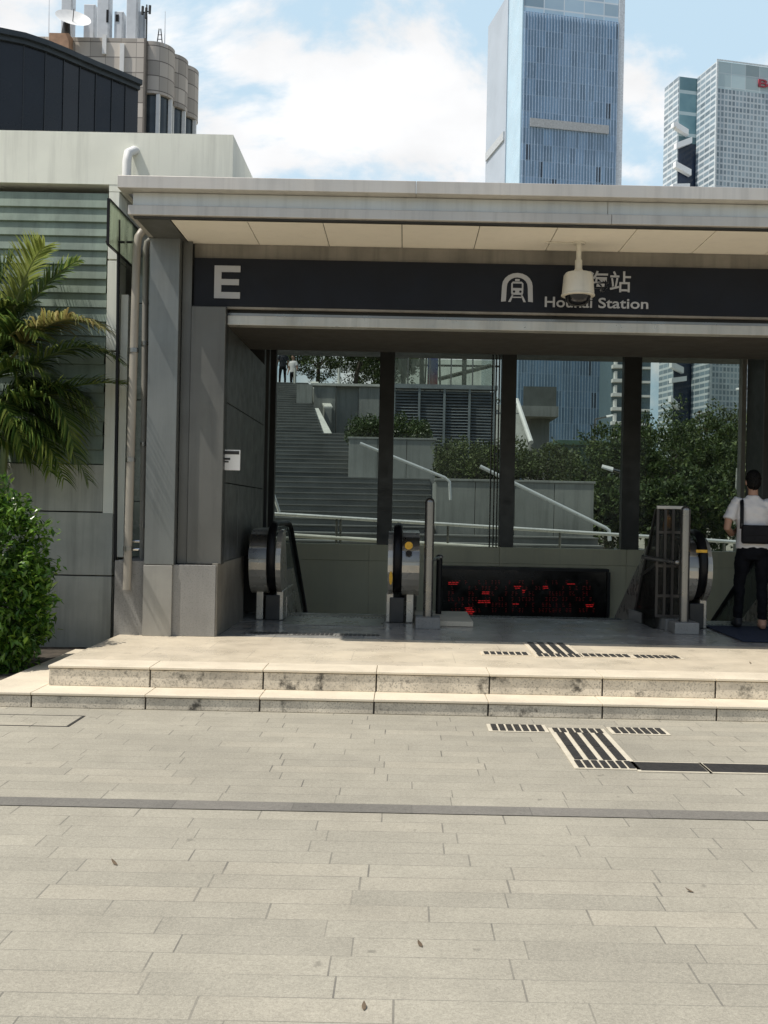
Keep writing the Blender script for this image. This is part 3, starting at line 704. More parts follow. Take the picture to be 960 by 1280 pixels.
# LED board over the stairs
LY = 16.3
a, b = at(550, 711, LY), at(757, 772, LY)
ld = thing('led_board', 'black LED display board with red lines of light over the stair', 'display', ((a.x+b.x)/2, LY, b.z))
mb = MB(); mb.box(a.x, b.x, LY-.02, LY+.18, b.z-.25, a.z); part('housing', mb, m_led, ld)
mb = MB(); f = .035; mb.box(a.x-.03, b.x+.03, LY-.07, LY+.17, a.z+.002, a.z+.05); mb.box(b.x+.002, b.x+.05, LY-.07, LY+.17, b.z-.25, a.z); part('frame', mb, M('led_frame', (.014,.014,.015), .4), ld)
mb = MB(); md = MB()
def dash(b, px, py, wpx, hpx):
    q = at(px, py, LY-.03); s_ = LY/F
    b.box(q.x, q.x+wpx*s_, LY-.026, LY-.021, q.z-hpx*s_/2, q.z+hpx*s_/2)
for px, py, wd, n_ in ((560, 728, 12, 2), (602, 740, 9, 2), (597, 751, 13, 2), (581, 760, 10, 3), (642, 733, 7, 2), (652, 738, 3, 2), (678, 733, 7, 2), (708, 730, 9, 1), (640, 755, 6, 1), (731, 756, 9, 2), (579, 765, 12, 3)):
    mb = MB()
    for k in range(n_):
        x = px + R.uniform(0, 2)
        while x < px+wd: l_ = R.uniform(1.5, 4); dash(mb, x, py+k*2.2, l_, .9); x += l_+R.uniform(.4, 1)
    part('lit_line', mb, m_red, ld)
for py in (728, 735, 742, 749, 756, 763):
    x = 560
    while x < 744:
        if R.random() < .45:
            for k in range(3): dash(md, x+R.uniform(0, .8), py-2+k*1.9, R.uniform(.8, 2.6), .55)
        x += 4.2
part('dim_dots', md, m_redd, ld)

# ------------------------------------------------------------------ tactile tiles, mat, cover
def tactile(px0, px1, py, Y, depth, z, label, group, kind='stud', bars=7, basem=m_tactb):
    xa, xb = at(px0, py, Y).x, at(px1, py, Y).x; zz = z + .002
    t = thing('tactile_tile', label, 'tactile paving', ((xa+xb)/2, Y, z), group)
    mb = MB(); mb.box(xa-.02, xb+.02, Y-depth/2-.02, Y+depth/2+.02, z, zz+.003); part('base_tile', mb, basem, t)
    mb = MB(); st_ = (xb-xa)/bars
    if kind == 'stud':
        for k in range(bars): mb.box(xa+st_*(k+.12), xa+st_*(k+.86), Y-depth/2, Y+depth/2, zz+.003, zz+.009, .002)
    elif kind == 'guide':
        nb_ = 4; s4 = (xb-xa)/nb_
        for k in range(nb_): 
            for ya, yb_ in ((Y-depth/2+.20, Y-.012), (Y+.012, Y+depth/2 - (.14 if z < .1 else 0))): mb.box(xa+s4*(k+.16), xa+s4*(k+.78), ya, yb_, zz+.003, zz+.009, .002)
        for k in range(bars):
            mb.box(xa+st_*(k+.12), xa+st_*(k+.86), Y-depth/2, Y-depth/2+.17, zz+.003, zz+.009, .002)
            if z < .1: mb.box(xa+st_*(k+.12), xa+st_*(k+.86), Y+depth/2-.12, Y+depth/2, zz+.003, zz+.009, .002)
    else:
        mb.box(xa, xb, Y-depth/2, Y+depth/2, zz+.003, zz+.006, .002)
    part('raised_bars', mb, m_tact, t)
G1 = 'tactile tiles set into the plaza and landing'
tactile(613, 680, 912, 7.16, .20, .001, 'warning tile on the plaza left of the long guide bars', G1)
tactile(704, 772, 935, 6.62, 1.10, .001, 'large plaza tile with four long black guide bars below the steps', G1, 'guide')
tactile(765, 830, 916, 7.14, .18, .001, 'warning tile on the plaza right of the long guide bars', G1)
tactile(797, 879, 959, 6.13, .20, .001, 'plain dark slab in the plaza touching the guide bars corner', G1, 'slab')
tactile(884, 970, 962, 6.13, .20, .001, 'plain dark slab at the right edge of the plaza', G1, 'slab')
tactile(604, 660, 818, 9.0, .16, PZ, 'warning tile on the landing left of the short guide bars', G1, basem=m_tread)
tactile(664, 716, 811, 9.33, .95, PZ, 'landing tile with four guide bars half in the canopy shadow', G1, 'guide', basem=m_tread)
tactile(728, 787, 821, 8.99, .16, PZ, 'warning tile on the landing just right of the short guide bars', G1, basem=m_tread)
tactile(793, 849, 823.5, 8.97, .16, PZ, 'warning tile furthest right on the sunlit landing', G1, basem=m_tread)
G2 = 'tactile tiles inside the hall'
for i, (a, b) in enumerate(((585, 638), (644, 690), (693, 735), (738, 776))):
    tactile(a, b, 771, 12.18, .17, PZ, ['warning tile at the stair head nearest the tall left post', 'warning tile at the stair head, second from the left post', 'warning tile at the stair head, third from the left post', 'warning tile at the stair head nearest the dark gate'][i], G2, bars=10, basem=m_floor)
for i, (a, b) in enumerate(((311, 360), (366, 417), (424, 475))):
    tactile(a, b, 795, 10.12, .14, PZ, ['leftmost tactile tile before the left escalator', 'middle tactile tile before the left escalator', 'rightmost tactile tile before the left escalator'][i], G2, bars=9, basem=m_floor)
mb = MB(); mb.prism([(3.40, 10.2), (4.75, 10.2), (4.75, 11.6), (3.42, 11.6)], 'z', PZ+.007, PZ+.017); solo('door_mat', mb, m_mat, 'dark blue floor mat at the man\'s feet before the right escalator', 'mat', (4, 10.9, PZ))
# square cover in the plaza, left
mc = thing('access_cover', 'square paved access cover with thin dark rim on the plaza at left', 'cover', (-2.9, 7.1, 0))
p0, p1, p2 = at(-20, 918, 6.9), at(88, 918, 6.9), at(104, 906, 7.3)
xa, xb, ya, yb = -3.75, -2.24, 6.93, 7.30
mb = MB()
mb.box(xa, xb, ya, ya+.012, .0, .003); mb.box(xa, xb, yb-.012, yb, .0, .003); mb.box(xb-.02, xb, ya+.013, yb-.013, 0, .003); mb.box(xa, xa+.012, ya+.013, yb-.013, 0, .003); part('rim', mb, m_tact, mc)
mb = MB(); mb.poly([(xa+.014, ya+.014, .002), (xb-.022, ya+.014, .002), (xb-.022, yb-.014, .002), (xa+.014, yb-.014, .002)]); part('infill', mb, m_pave, mc)
# leaf litter
lf = None
for i, (px, py, lab) in enumerate(((143, 1079, 'curled brown dry leaf on the plaza at left below the dark band'), (455, 1259, 'small dark leaf scrap on the paving near the bottom'), (525, 1181, 'thin brown leaf on the paving in the lower middle'), (862, 1114, 'brown leaf on the paving at lower right'), (938, 829, 'dry leaf lying on the landing at right'))):
    z0 = 0.003 if py > 900 else PZ+.004
    d = math.hypot(px-505, 1); dy = -(px-505)*RO + (py-640); Y = F*(H-z0)/dy; p = at(px, py, Y)
    mb = MB(); n = 5; a = R.uniform(0, PI); u = Vector((math.cos(a), math.sin(a), 0)); v = Vector((-u.y, u.x, 0)); L_ = .018 if i else .03
    for k in range(n):
        t0, t1 = k/n, (k+1)/n
        w0, w1 = .007*math.sin(PI*t0)+.0005, .007*math.sin(PI*t1)+.0005
        c0, c1 = Vector((0,0,.012*t0*t0)), Vector((0,0,.012*t1*t1))
        mb.poly([p+u*L_*(2*t0-1)-v*w0+c0, p+u*L_*(2*t1-1)-v*w1+c1, p+u*L_*(2*t1-1)+v*w1+c1, p+u*L_*(2*t0-1)+v*w0+c0])
    solo('fallen_leaf', mb, M('dry_leaf', (.12,.085,.05), .7, var=.3, scale=30), lab, 'leaf', p, 'dry leaves on the paving')

# ------------------------------------------------------------------ plants
def leaf_quad(mb, c, d, nrm, l, w_):
    """small pointed leaf, folded along the midrib"""
    d = d.normalized(); s_ = d.cross(nrm); s_ = s_.normalized() if s_.length > 1e-4 else d.orthogonal().normalized(); nn = s_.cross(d)
    b = c - d*l*.5; m1 = c - d*l*.05; tp = c + d*l*.5 - nn*l*.12
    v0, v1, v2, v3, v4 = [mb.bm.verts.new(q) for q in (b, m1 + s_*w_*.5 + nn*w_*.15, tp, m1 - s_*w_*.5 + nn*w_*.15, m1)]
    mb.bm.faces.new((v0, v1, v4)); mb.bm.faces.new((v1, v2, v4)); mb.bm.faces.new((v2, v3, v4)); mb.bm.faces.new((v3, v0, v4))
def leaf_simple(mb, c, d, nrm, l, w_):
    s_ = d.cross(nrm); s_ = s_.normalized() if s_.length > 1e-4 else d.orthogonal().normalized()
    mb.bm.faces.new([mb.bm.verts.new(q) for q in (c-d*l*.5, c+s_*w_*.5, c+d*l*.5, c-s_*w_*.5)])
def rnd_dir(up=0.):
    while 1:
        v = Vector((R.uniform(-1,1), R.uniform(-1,1), R.uniform(-1,1)))
        if .05 < v.length < 1: v.normalize(); v.z += up; return v.normalized()
def crown(mb, c, rad, nclump, per, l, w_, cs, shell=.55, up=.2, sq=2.0, lf=None):
    lf = lf or leaf_quad
    c = Vector(c)
    for _ in range(nclump):
        d = rnd_dir(); rr = R.uniform(shell, 1)**.5 if shell else R.random()**.33
        bump_ = 1 + .18*math.sin(d.x*5+c.x) * math.cos(d.z*6+d.y*4+c.y)
        cc_ = c + Vector((d.x*rad[0], d.y*rad[1], d.z*rad[2]))*rr*bump_
        for _ in range(per):
            q = cc_ + rnd_dir()*cs*R.random()**.5
            dd = (rnd_dir(.1) + d*.8).normalized(); lf(mb, q, dd, (rnd_dir()*.6 + Vector((0,0,1))).normalized(), l*R.uniform(.7, 1.25), w_*R.uniform(.7, 1.2))
m_shrub = leaf_mat('shrub_leaf', [(.030,.075,.012), (.065,.15,.022), (.11,.23,.030), (.21,.34,.05)], .26, .25)
m_palmg = leaf_mat('palm_leaf', [(.035,.075,.018), (.08,.14,.03), (.16,.23,.05), (.28,.33,.08)], .34, .4)
m_palmy = leaf_mat('palm_leaf_yellow', [(.23,.29,.07), (.33,.37,.11), (.26,.31,.08)], .38, .4)
m_palmb = leaf_mat('palm_leaf_brown', [(.24,.19,.07), (.20,.21,.06), (.32,.27,.10), (.16,.19,.05)], .42, .3)
m_tree = leaf_mat('tree_leaf', [(.024,.046,.014), (.045,.078,.022), (.08,.125,.033), (.15,.19,.06)], .65, .28)
m_tree2 = leaf_mat('tree_leaf_light', [(.04,.06,.016), (.07,.10,.025), (.13,.16,.045)], .65, .25)
m_tree3 = leaf_mat('tree_leaf_brown', [(.13,.10,.04), (.16,.13,.055), (.10,.10,.035)], .5, .2)
m_hedge = leaf_mat('hedge_leaf', [(.03,.05,.015), (.05,.085,.02), (.08,.12,.03)], .45, .15)

sh = thing('glossy_shrub', 'rounded glossy green shrub at the left end of the steps', 'shrub', (-3.75, 8.85, .08))
mb = MB(); crown(mb, (-3.72, 8.9, .86), (.68, .48, .86), 700, 11, .088, .036, .10, .5); crown(mb, (-3.72, 8.9, .8), (.5, .36, .66), 200, 9, .085, .036, .12, 0)
crown(mb, (-3.34, 8.85, .56), (.30, .28, .5), 200, 10, .085, .035, .09, .4)
part('foliage', mb, m_shrub, sh, fix=False)
mb = MB()
for k in range(9):
    a = R.uniform(0, 2*PI); mb.tube([(-3.7+.08*math.cos(a), 8.9+.06*math.sin(a), .05), (-3.7+.22*math.cos(a), 8.9+.18*math.sin(a), .5), (-3.7+.45*math.cos(a), 8.9+.35*math.sin(a), 1.1)], [.018, .013, .006], 6)
part('stem', mb, m_wood, sh)

pl = thing('areca_palm', 'tall feathery palm with arching fronds in front of the louvres', 'palm', (-4.1, 9.95, .08))
def frond(b, tip, ctrl, nl, ll, mat, lab=None, droop=.5, wd=.022):
    b, tip, ctrl = Vector(b), Vector(tip), Vector(ctrl); mb = MB(); pts = []; n = 16
    f = lambda t: b*(1-t)**2 + ctrl*2*t*(1-t) + tip*t*t
    for k in range(n+1): pts.append(f(k/n))
    mb.tube(pts, [.013*(1-k/n)+.003 for k in range(n+1)], 5)
    for k in range(nl):
        t = .18 + .82*(k+.5)/nl; p = f(t); d = (f(min(1, t+.02)) - f(t-.02)).normalized()
        side = d.cross(Vector((0,0,1))); side = side.normalized() if side.length > 1e-3 else Vector((1,0,0)); upv = side.cross(d)
        L_ = ll*(.45 + .55*math.sin(PI*min(1, (t-.05)*1.05)))*R.uniform(.88, 1.1)
        for sg_ in (-1, 1):
            o = (side*sg_*R.uniform(.85, 1.0) + d*R.uniform(.55, .72) + upv*R.uniform(.12, .28)).normalized()
            w_ = wd*R.uniform(.8, 1.2); prev = None; q = p.copy(); segs = 4
            wv = o.cross(upv).normalized()
            dr = droop*R.uniform(.6, 1.4)
            for s_ in range(segs+1):
                tt = s_/segs; ww = w_*(.55 + .9*tt if tt < .4 else (1-tt)*1.52)*.5 + .0008
                cur = (mb.bm.verts.new(q + wv*ww), mb.bm.verts.new(q - wv*ww))
                if prev: mb.bm.faces.new((prev[0], prev[1], cur[1], cur[0]))
                prev = cur; o2 = (o - Vector((0,0,1))*dr*tt*1.3).normalized(); q = q + o2*(L_/segs)
    part('frond', mb, mat, pl, lab, fix=False)
def pp(x, y, Y): return at(x, y, Y)
hub = pp(10, 520, 9.6)
frs = [ # base px, ctrl px, tip px
 ((5, 430, 9.6), (30, 330, 9.5), (56, 308, 9.45), .34, m_palmy, .35),
 ((-5, 440, 9.6), (55, 345, 9.6), (97, 326, 9.7), .26, m_palmg, .6),
 ((0, 470, 9.55), (60, 370, 9.3), (128, 410, 9.1), .42, m_palmb, 1.0),
 ((0, 500, 9.6), (80, 400, 9.5), (150, 452, 9.6), .40, m_palmg, .8),
 ((-10, 520, 9.5), (90, 470, 9.4), (156, 480, 9.75), .36, m_palmg, .45),
 ((-10, 540, 9.4), (70, 440, 9.0), (92, 560, 8.9), .40, m_palmg, .6),
 ((-20, 480, 9.5), (20, 380, 9.2), (48, 420, 8.95), .36, m_palmg, .7),
 ((-20, 430, 9.6), (-5, 350, 9.7), (15, 325, 9.8), .33, m_palmg, .4),
 ((-20, 520, 9.6), (40, 430, 9.8), (118, 535, 9.75), .38, m_palmg, .9),
 ((-30, 560, 9.5), (40, 480, 9.2), (80, 600, 9.0), .36, m_palmg, .9),
 ((-30, 560, 9.5), (-10, 440, 9.0), (30, 560, 8.8), .38, m_palmg, .9),
 ((-40, 480, 9.6), (-60, 350, 9.6), (-110, 340, 9.5), .4, m_palmg, .6),
 ((-40, 500, 9.6), (-90, 420, 9.4), (-150, 480, 9.2), .4, m_palmg, .8),
 ((-10, 470, 9.7), (40, 400, 9.9), (85, 395, 10.0), .3, m_palmg, .6),
 ((0, 520, 9.6), (60, 500, 9.3), (110, 600, 9.3), .34, m_palmg, .8),
 ((-15, 560, 9.5), (40, 490, 9.3), (62, 590, 9.1), .30, m_palmg, .8),
 ((-25, 500, 9.45), (10, 430, 9.2), (60, 470, 9.1), .40, m_palmg, .9),
 ((-25, 450, 9.45), (-20, 380, 9.3), (20, 380, 9.2), .36, m_palmg, .8),
 ((-25, 540, 9.6), (20, 470, 9.5), (70, 520, 9.5), .42, m_palmg, .9),
 ((-25, 540, 9.7), (50, 450, 9.8), (110, 500, 9.9), .42, m_palmg, .9),
 ((-35, 560, 9.6), (-10, 490, 9.5), (40, 580, 9.5), .42, m_palmg, .9),
 ((-25, 470, 9.4), (0, 400, 9.2), (35, 440, 9.1), .40, m_palmg, .9),
 ((-20, 590, 9.7), (30, 500, 9.7), (85, 560, 9.8), .40, m_palmg, .9),
]
for k in range(6):
    bx_, by_ = R.uniform(-90, -5), R.uniform(430, 600); ang = R.uniform(-.9, 1.1); L_ = R.uniform(90, 150)
    frs.append(((bx_, by_, 9.7), (bx_+L_*.45*math.cos(ang), by_-L_*.75, 9.6), (bx_+L_*math.cos(ang), by_-L_*.25+L_*.5*math.sin(ang), R.uniform(9.3, 9.9)), R.uniform(.32, .42), m_palmg, R.uniform(.5, .95)))
frs = [tuple((*q[:2], 9.95 + (q[2]-9.5)*.45) for q in f[:3]) + f[3:] for f in frs]
for (b_, c_, t_, ll, m_, dr) in frs: frond(pp(*b_), pp(*t_), pp(*c_), 44, ll*1.25, m_, droop=dr*.8, wd=.026)
for k in range(6):
    mb = MB(); x = -4.05 + R.uniform(-.25, .2); y = 9.95 + R.uniform(-.12, .1); tx = x + R.uniform(-.1, .15)
    mb.tube([(x, y, .05), ((x+tx)/2, y, 1.3), (tx, y, 2.6)], [.05, .04, .03], 8); part('trunk', mb, M('palm_stem', (.12,.15,.06), .6, var=.3, scale=5), pl)

# ------------------------------------------------------------------ plaza behind the hall: stairs, planters, walls
def zs(Y): return 1.0 + .261*(Y-24)
fl = thing('outdoor_stair', 'broad grey stone stair climbing to the raised terrace behind the hall', 'stairs', (-3, 20, 0))
runs = [(20.2, 24.0, -14, 4.45), (24.0, 29.6, -14, .72), (29.6, 36.2, -14, -1.62), (36.2, 42.8, -14, (-2.95, -3.95)), (42.8, 48.9, -14, -4.64)]
for ya, yb, xa, xb in runs:
    mb = MB(); nst = max(1, round((zs(yb)-zs(ya))/.155)); dy_ = (yb-ya)/nst
    xb_ = xb
    for k in range(nst):
        xb = xb_ if not isinstance(xb_, tuple) else xb_[0] + (xb_[1]-xb_[0])*k/nst
        z = zs(ya) + (k+1)*(zs(yb)-zs(ya))/nst; y = ya + k*dy_ + (.25*dy_ if k == 0 else 0)
        mb.box(xa, xb, y, yb + .3, z-.13, z-.035) if False else mb.box(xa, xb-.01, y, min(yb+.02, y+2*dy_), z-.34, z-.03)
        mb.box(xa, xb, y-.035, y+dy_, z-.03, z)
    part('stair_run', mb, m_conc2, fl)
mb = MB(); mb.box(-16, 4.0, 48.9, 80, 0, zs(48.9)); part('terrace', mb, m_conc2, fl)
def planter(name, x0, x1, y0, y1, ztop_, label, seams=3):
    t = thing(name, label, 'planter', ((x0+x1)/2, y0, 0))
    mb = MB(); st_ = (x1-x0)/seams
    for k in range(seams): mb.box(x0+k*st_+.006, x0+(k+1)*st_-.006, y0, y0+.15, 0, ztop_-.06, .008)
    mb.box(x0, x0+.15, y0+.152, y1, 0, ztop_-.06); mb.box(x1-.15, x1, y0+.152, y1, 0, ztop_-.06); part('wall', mb, m_conc, t)
    mb = MB(); mb.box(x0-.03, x1+.03, y0-.03, y0+.2, ztop_-.055, ztop_, .008); part('coping', mb, m_conc, t)
    mb = MB(); mb.box(x0+.15, x1-.15, y0+.21, y1, 0, ztop_-.1); part('soil', mb, m_soil, t)
    return t
p2a, p2b = at(545, 598, 24.3), at(743, 600, 24.3)
planter('concrete_planter', p2a.x, p2b.x, 24.3, 27.2, p2a.z, 'long low concrete planter wall with silver handrail in front', 4)
p1a, p1b = at(436, 547, 29.5), at(545, 547, 29.5)
planter('concrete_planter', p1a.x, p1b.x, 29.5, 32.5, at(490, 547, 29.5).z, 'upper concrete planter beside the stair with dark hedge on top', 3)
def hedge(name, x0, x1, y0, y1, z0, z1, label, mat=m_hedge, dens=60):
    t = thing(name, label, 'hedge', ((x0+x1)/2, (y0+y1)/2, z0)); mb = MB()
    nn = int((x1-x0)*dens)
    for _ in range(nn):
        c_ = Vector((R.uniform(x0, x1), R.uniform(y0, y1), z0 + (z1-z0)*R.random()**.6*(.75+.35*math.sin(x0+R.random()*9))))
        for _ in range(40): leaf_simple(mb, c_+rnd_dir()*.2*R.random()**.4, rnd_dir(.5), rnd_dir(), R.uniform(.06, .11), R.uniform(.035, .05))
    part('foliage', mb, mat, t, fix=False)
    mb = MB()
    for k in range(int((x1-x0)*4)): x = R.uniform(x0, x1); mb.tube([(x, (y0+y1)/2, z0-.05), (x+R.uniform(-.1,.1), (y0+y1)/2, z0+(z1-z0)*.7)], [.02, .008], 5)
    part('stem', mb, m_wood, t)
h1 = at(548, 598, 24.9); h2 = at(722, 560, 24.9)
hedge('clipped_hedge', h1.x, h2.x, 24.6, 26.6, h1.z-.05, at(640, 556, 25).z, 'olive green hedge in the long planter behind the glass', leaf_mat('hedge_olive', [(.05,.07,.02), (.08,.11,.028), (.11,.14,.04)], .6, .15), 95)
h1 = at(434, 547, 30.2); h2 = at(536, 520, 30.2)
hedge('clipped_hedge', h1.x, h2.x, 29.9, 31.8, h1.z-.05, at(480, 521, 30.2).z, 'dark green hedge in the upper planter by the stair', m_hedge, 120)
# raked side walls of the stair
def raked(pa, Ya, pb, Yb, label):
    A, B = at(*pa, Ya), at(*pb, Yb); t = thing('stair_wall', label, 'wall', (A.x, Ya, A.z-.7))
    def pr(dx0, dx1, top, bot):
        m_ = MB(); c = []
        for P_ in (A, B):
            for dx, dz in ((dx0, bot), (dx1, bot), (dx1, top), (dx0, top)): c.append(m_.bm.verts.new((P_.x+dx, P_.y, P_.z+dz)))
        for f in ((0,1,2,3), (7,6,5,4), (0,4,5,1), (1,5,6,2), (2,6,7,3), (3,7,4,0)): m_.bm.faces.new([c[k] for k in f])
        return m_
    part('wall', pr(0, .3, -.08, -2.2), m_conc, t); part('coping', pr(-.03, .33, 0, -.078), m_cop, t)
raked((404, 543), 36.2, (388, 510), 42.0, 'sloping stair side wall with pale coping, lower flight')
raked((406, 508), 43.4, (389, 477), 48.5, 'sloping stair side wall with pale coping, top flight')
a, b = at(371, 480, 43.0), at(389.5, 512, 43.0); mb = MB(); mb.box(a.x, b.x, 43.0, 43.3, b.z-1.5, a.z); solo('stair_wall', mb, m_conc, 'short end wall beside the stair top under the stub post', 'wall', (a.x, 43.0, b.z))
a, b = at(392, 479, 44), at(477, 483, 44)
tw = thing('terrace_wall', 'weathered concrete terrace wall right of the stair top', 'wall', (a.x, 44, 0)); mb = MB()
st_ = (b.x-a.x)/3
for k in range(3): mb.box(a.x+k*st_+.02, a.x+(k+1)*st_-.02, 44+(.2 if k == 1 else 0), 44.5, 2, a.z-.1)
part('wall', mb, m_conc, tw); mb = MB(); mb.box(a.x-.1, b.x+.1, 43.9, 44.6, a.z-.1, a.z); part('coping', mb, m_cop, tw)
mb = MB()
for px in (424, 369): q = at(px, 460, 44.2); mb.tube([(q.x, 44.2, a.z), (q.x, 44.2, q.z)], .06, 8)
part('stub_post', mb, m_cop, tw)
# louvred wall
a, b = at(493, 487, 36), at(617, 560, 36)
lw_ = thing('louvred_wall', 'dark grey louvred wall of horizontal slats behind the hedge', 'wall', ((a.x+b.x)/2, 36, 0))
mb = MB(); n_ = 19; dz = (a.z-b.z)/n_
for k in range(n_): z = b.z + k*dz; mb.prism([(36, z), (36.04, z-.01), (36.15, z+dz*.75), (36.11, z+dz*.77)], 'x', a.x, b.x)
part('slats', mb, M('slat_grey', (.27,.30,.32), .5, .2), lw_)
mb = MB(); mb.box(a.x, b.x, 36.2, 36.4, 0, a.z); part('backing', mb, m_dark, lw_)
mb = MB()
for k in range(5): x = a.x + k*(b.x-a.x)/4; mb.box(x-.04, x+.04, 35.93, 35.995, b.z-.5, a.z+.05)
mb.box(a.x-.1, b.x+.1, 35.9, 36.4, a.z+.052, a.z+.2); part('post', mb, M('slat_post', (.25,.28,.29), .5, .2), lw_)
# terrace level right: railing, banner, posts
tr_ = thing('terrace_railing', 'glass and steel railing along the terrace above the louvred wall', 'railing', (1, 40, a.z)); zt0 = a.z+.2
mb = MB(); x0_, x1_ = a.x-.3, b.x
mb.tube([(x0_, 36.35, zt0+1.0), (x1_, 36.35, zt0+1.0)], .03, 8); 
for k in range(6): x = x0_+k*(x1_-x0_)/5; mb.tube([(x, 36.35, zt0), (x, 36.35, zt0+1.0)], .025, 8)
part('rail', mb, m_satin, tr_)
mb = MB(); mb.poly([(x0_, 36.36, zt0+.05), (x1_, 36.36, zt0+.05), (x1_, 36.36, zt0+.95), (x0_, 36.36, zt0+.95)]); part('pane', mb, m_glassg, tr_)
bn = thing('banner_stand', 'tall banner fading from blue to red on the terrace', 'banner', at(541, 486, 38)); q0, q1 = at(534, 487, 38), at(548, 435, 38)
tb = NT('banner_print'); sp = tb.n('ShaderNodeSeparateXYZ'); tb.l(tb.pos(), sp.inputs[0]); f_ = tb.remap(sp.outputs[2], q0.z+.15, q0.z+.8)
tb.l(tb.mix(f_, (.42, .06, .05), (.05, .08, .32)), tb.b.inputs['Base Color'])
mb = MB(); mb.box(q0.x, q1.x, 38, 38.05, q0.z, q1.z); part('print', mb, tb.m, bn)
mb = MB(); mb.tube([(q0.x-.1, 38.05, q0.z-.1), (q0.x-.04, 38.05, q1.z)], .035, 6); mb.tube([(q1.x+.1, 38.05, q0.z-.1), (q1.x+.04, 38.05, q1.z)], .035, 6); part('pole', mb, m_dark, bn)
pg = thing('terrace_pergola', 'dark steel pergola of posts and a sloping beam on the terrace', 'pergola', at(560, 486, 40)); mb = MB()
for px in (504, 527, 580): p, q = at(px, 487, 39), at(px+1, 425, 39); mb.tube([p, q], .09, 8)
mb.tube([at(497, 440, 39), at(504, 460, 39)], .06, 6); mb.tube([at(511, 440, 39), at(504, 462, 39)], .06, 6)
part('post', mb, m_dark, pg); mb = MB(); mb.tube([at(548, 474, 39), at(614, 457, 39)], .08, 6); mb.tube([at(490, 456, 39), at(625, 458, 39)], .04, 6); part('beam', mb, m_dark, pg)
# raised walkway stub
wk = thing('walkway_stair', 'raised concrete walkway end with white stair rail right of the mullion', 'walkway', at(675, 550, 40)); a, b = at(652, 507, 40), at(698, 521, 40)
mb = MB(); mb.box(a.x, b.x, 40, 44, b.z, a.z); part('slab', mb, m_conc, wk)
mb = MB(); q = at(675, 482, 40); mb.box(a.x+.1, b.x-.05, 40.3, 40.36, a.z+.002, q.z); part('parapet', mb, M('walkway_dark', (.12,.13,.12), .6), wk)
mb = MB(); mb.box(a.x+.5, b.x-.2, 41, 43, 0, b.z-.002); part('pier', mb, m_conc, wk)
mb = MB(); mb.tube([at(646, 500, 39.6), at(664, 553, 37)], .09, 8); part('rail', mb, m_white, wk)
mb = MB(); mb.prism([(39.9, a.z), (36.2, a.z-2.4), (36.2, a.z-2.9), (39.9, a.z-.5)], 'x', a.x-1.3, a.x-.05); part('stair', mb, m_conc, wk)
# handrails on the planters
def pipe_thing(name, pts, r, mat, label, posts=()):
    t = thing(name, label, 'handrail', pts[0]); mb = MB(); mb.tube(pts, r, 10); part('rail', mb, mat, t)
    for p, z in posts: mb = MB(); mb.tube([(p.x, p.y, z), p], r*.8, 8); part('post', mb, mat, t)
pipe_thing('handrail', [at(450, 554, 23.6), at(556, 597, 23.6), at(562, 602, 23.6), at(563, 625, 23.6)], .035, m_rail, 'silver handrail sloping across the upper planter')
pipe_thing('handrail', [at(600, 583, 23.6), at(757, 660, 23.6), at(761, 663, 23.6), at(762, 676, 23.6)], .045, m_rail, 'silver handrail sloping down across the long planter')
pipe_thing('handrail', [at(340, 612, 20), at(349, 640, 20)], .03, m_rail, 'short steep handrail glimpsed at the left end of the glazing')
# ramp rail just outside the glazing
rr_ = thing('ramp_rail', 'stainless two-bar ramp railing just outside the rear glazing', 'railing', (1, 19.4, 0)); mb = MB()
mb.tube([at(330, 641.5, 19.4), at(1010, 683, 19.4)], .034, 10); part('top_bar', mb, m_rail, rr_)
mb = MB(); mb.tube([at(330, 667, 19.4), at(640, 686, 19.4)], .04, 10); part('lower_bar', mb, m_cop, rr_)
for px in (421, 426, 560, 700, 776, 905):
    p = at(px, 641.5+(px-330)*.061, 19.4); mb = MB(); mb.tube([(p.x, 19.4, 0), p], .024, 8); part('post', mb, m_satin, rr_)

# ------------------------------------------------------------------ trees behind
def tree(px, ybase_z, Y, ztop_, rad, label, mat=m_tree, nc=210, per=38, l=.15, w_=.08, trunk=.14, cat='tree', name='broadleaf_tree', group='trees behind the station hall', lean=0):
    X = at(px, 600, Y).x; t = thing(name, label, cat, (X, Y, ybase_z), group); H_ = ztop_-ybase_z
    mb = MB(); th = H_*.55
    mb.tube([(X, Y, ybase_z-.1), (X+lean*.3, Y, ybase_z+th*.5), (X+lean, Y, ybase_z+th)], [trunk, trunk*.8, trunk*.55], 10)
    for k in range(6):
        a = k*PI/3 + R.uniform(0, .8); z0 = ybase_z + th*R.uniform(.55, 1); L_ = rad*R.uniform(.5, .85)
        mb.tube([(X+lean*.7, Y, z0), (X+lean+math.cos(a)*L_*.5, Y+math.sin(a)*L_*.5, z0+L_*.45), (X+lean+math.cos(a)*L_, Y+math.sin(a)*L_, z0+L_*.8)], [trunk*.4, trunk*.25, trunk*.1], 6)
    part('trunk', mb, m_wood, t)
    mb = MB(); zc = ztop_ - H_*.42
    crown(mb, (X+lean, Y, zc), (rad, rad, H_*.42), nc, per, l, w_, rad*.15, .2, lf=leaf_simple)
    for k in range(5):
        a = R.uniform(0, 2*PI); rr = rad*.75
        crown(mb, (X+lean+rr*math.cos(a), Y+rr*math.sin(a), zc+R.uniform(-.5,.5)*H_*.4), (rad*.45, rad*.45, rad*.4), nc//6, per, l, w_, rad*.12, .3, lf=leaf_simple)
    part('crown', mb, mat, t, fix=False)
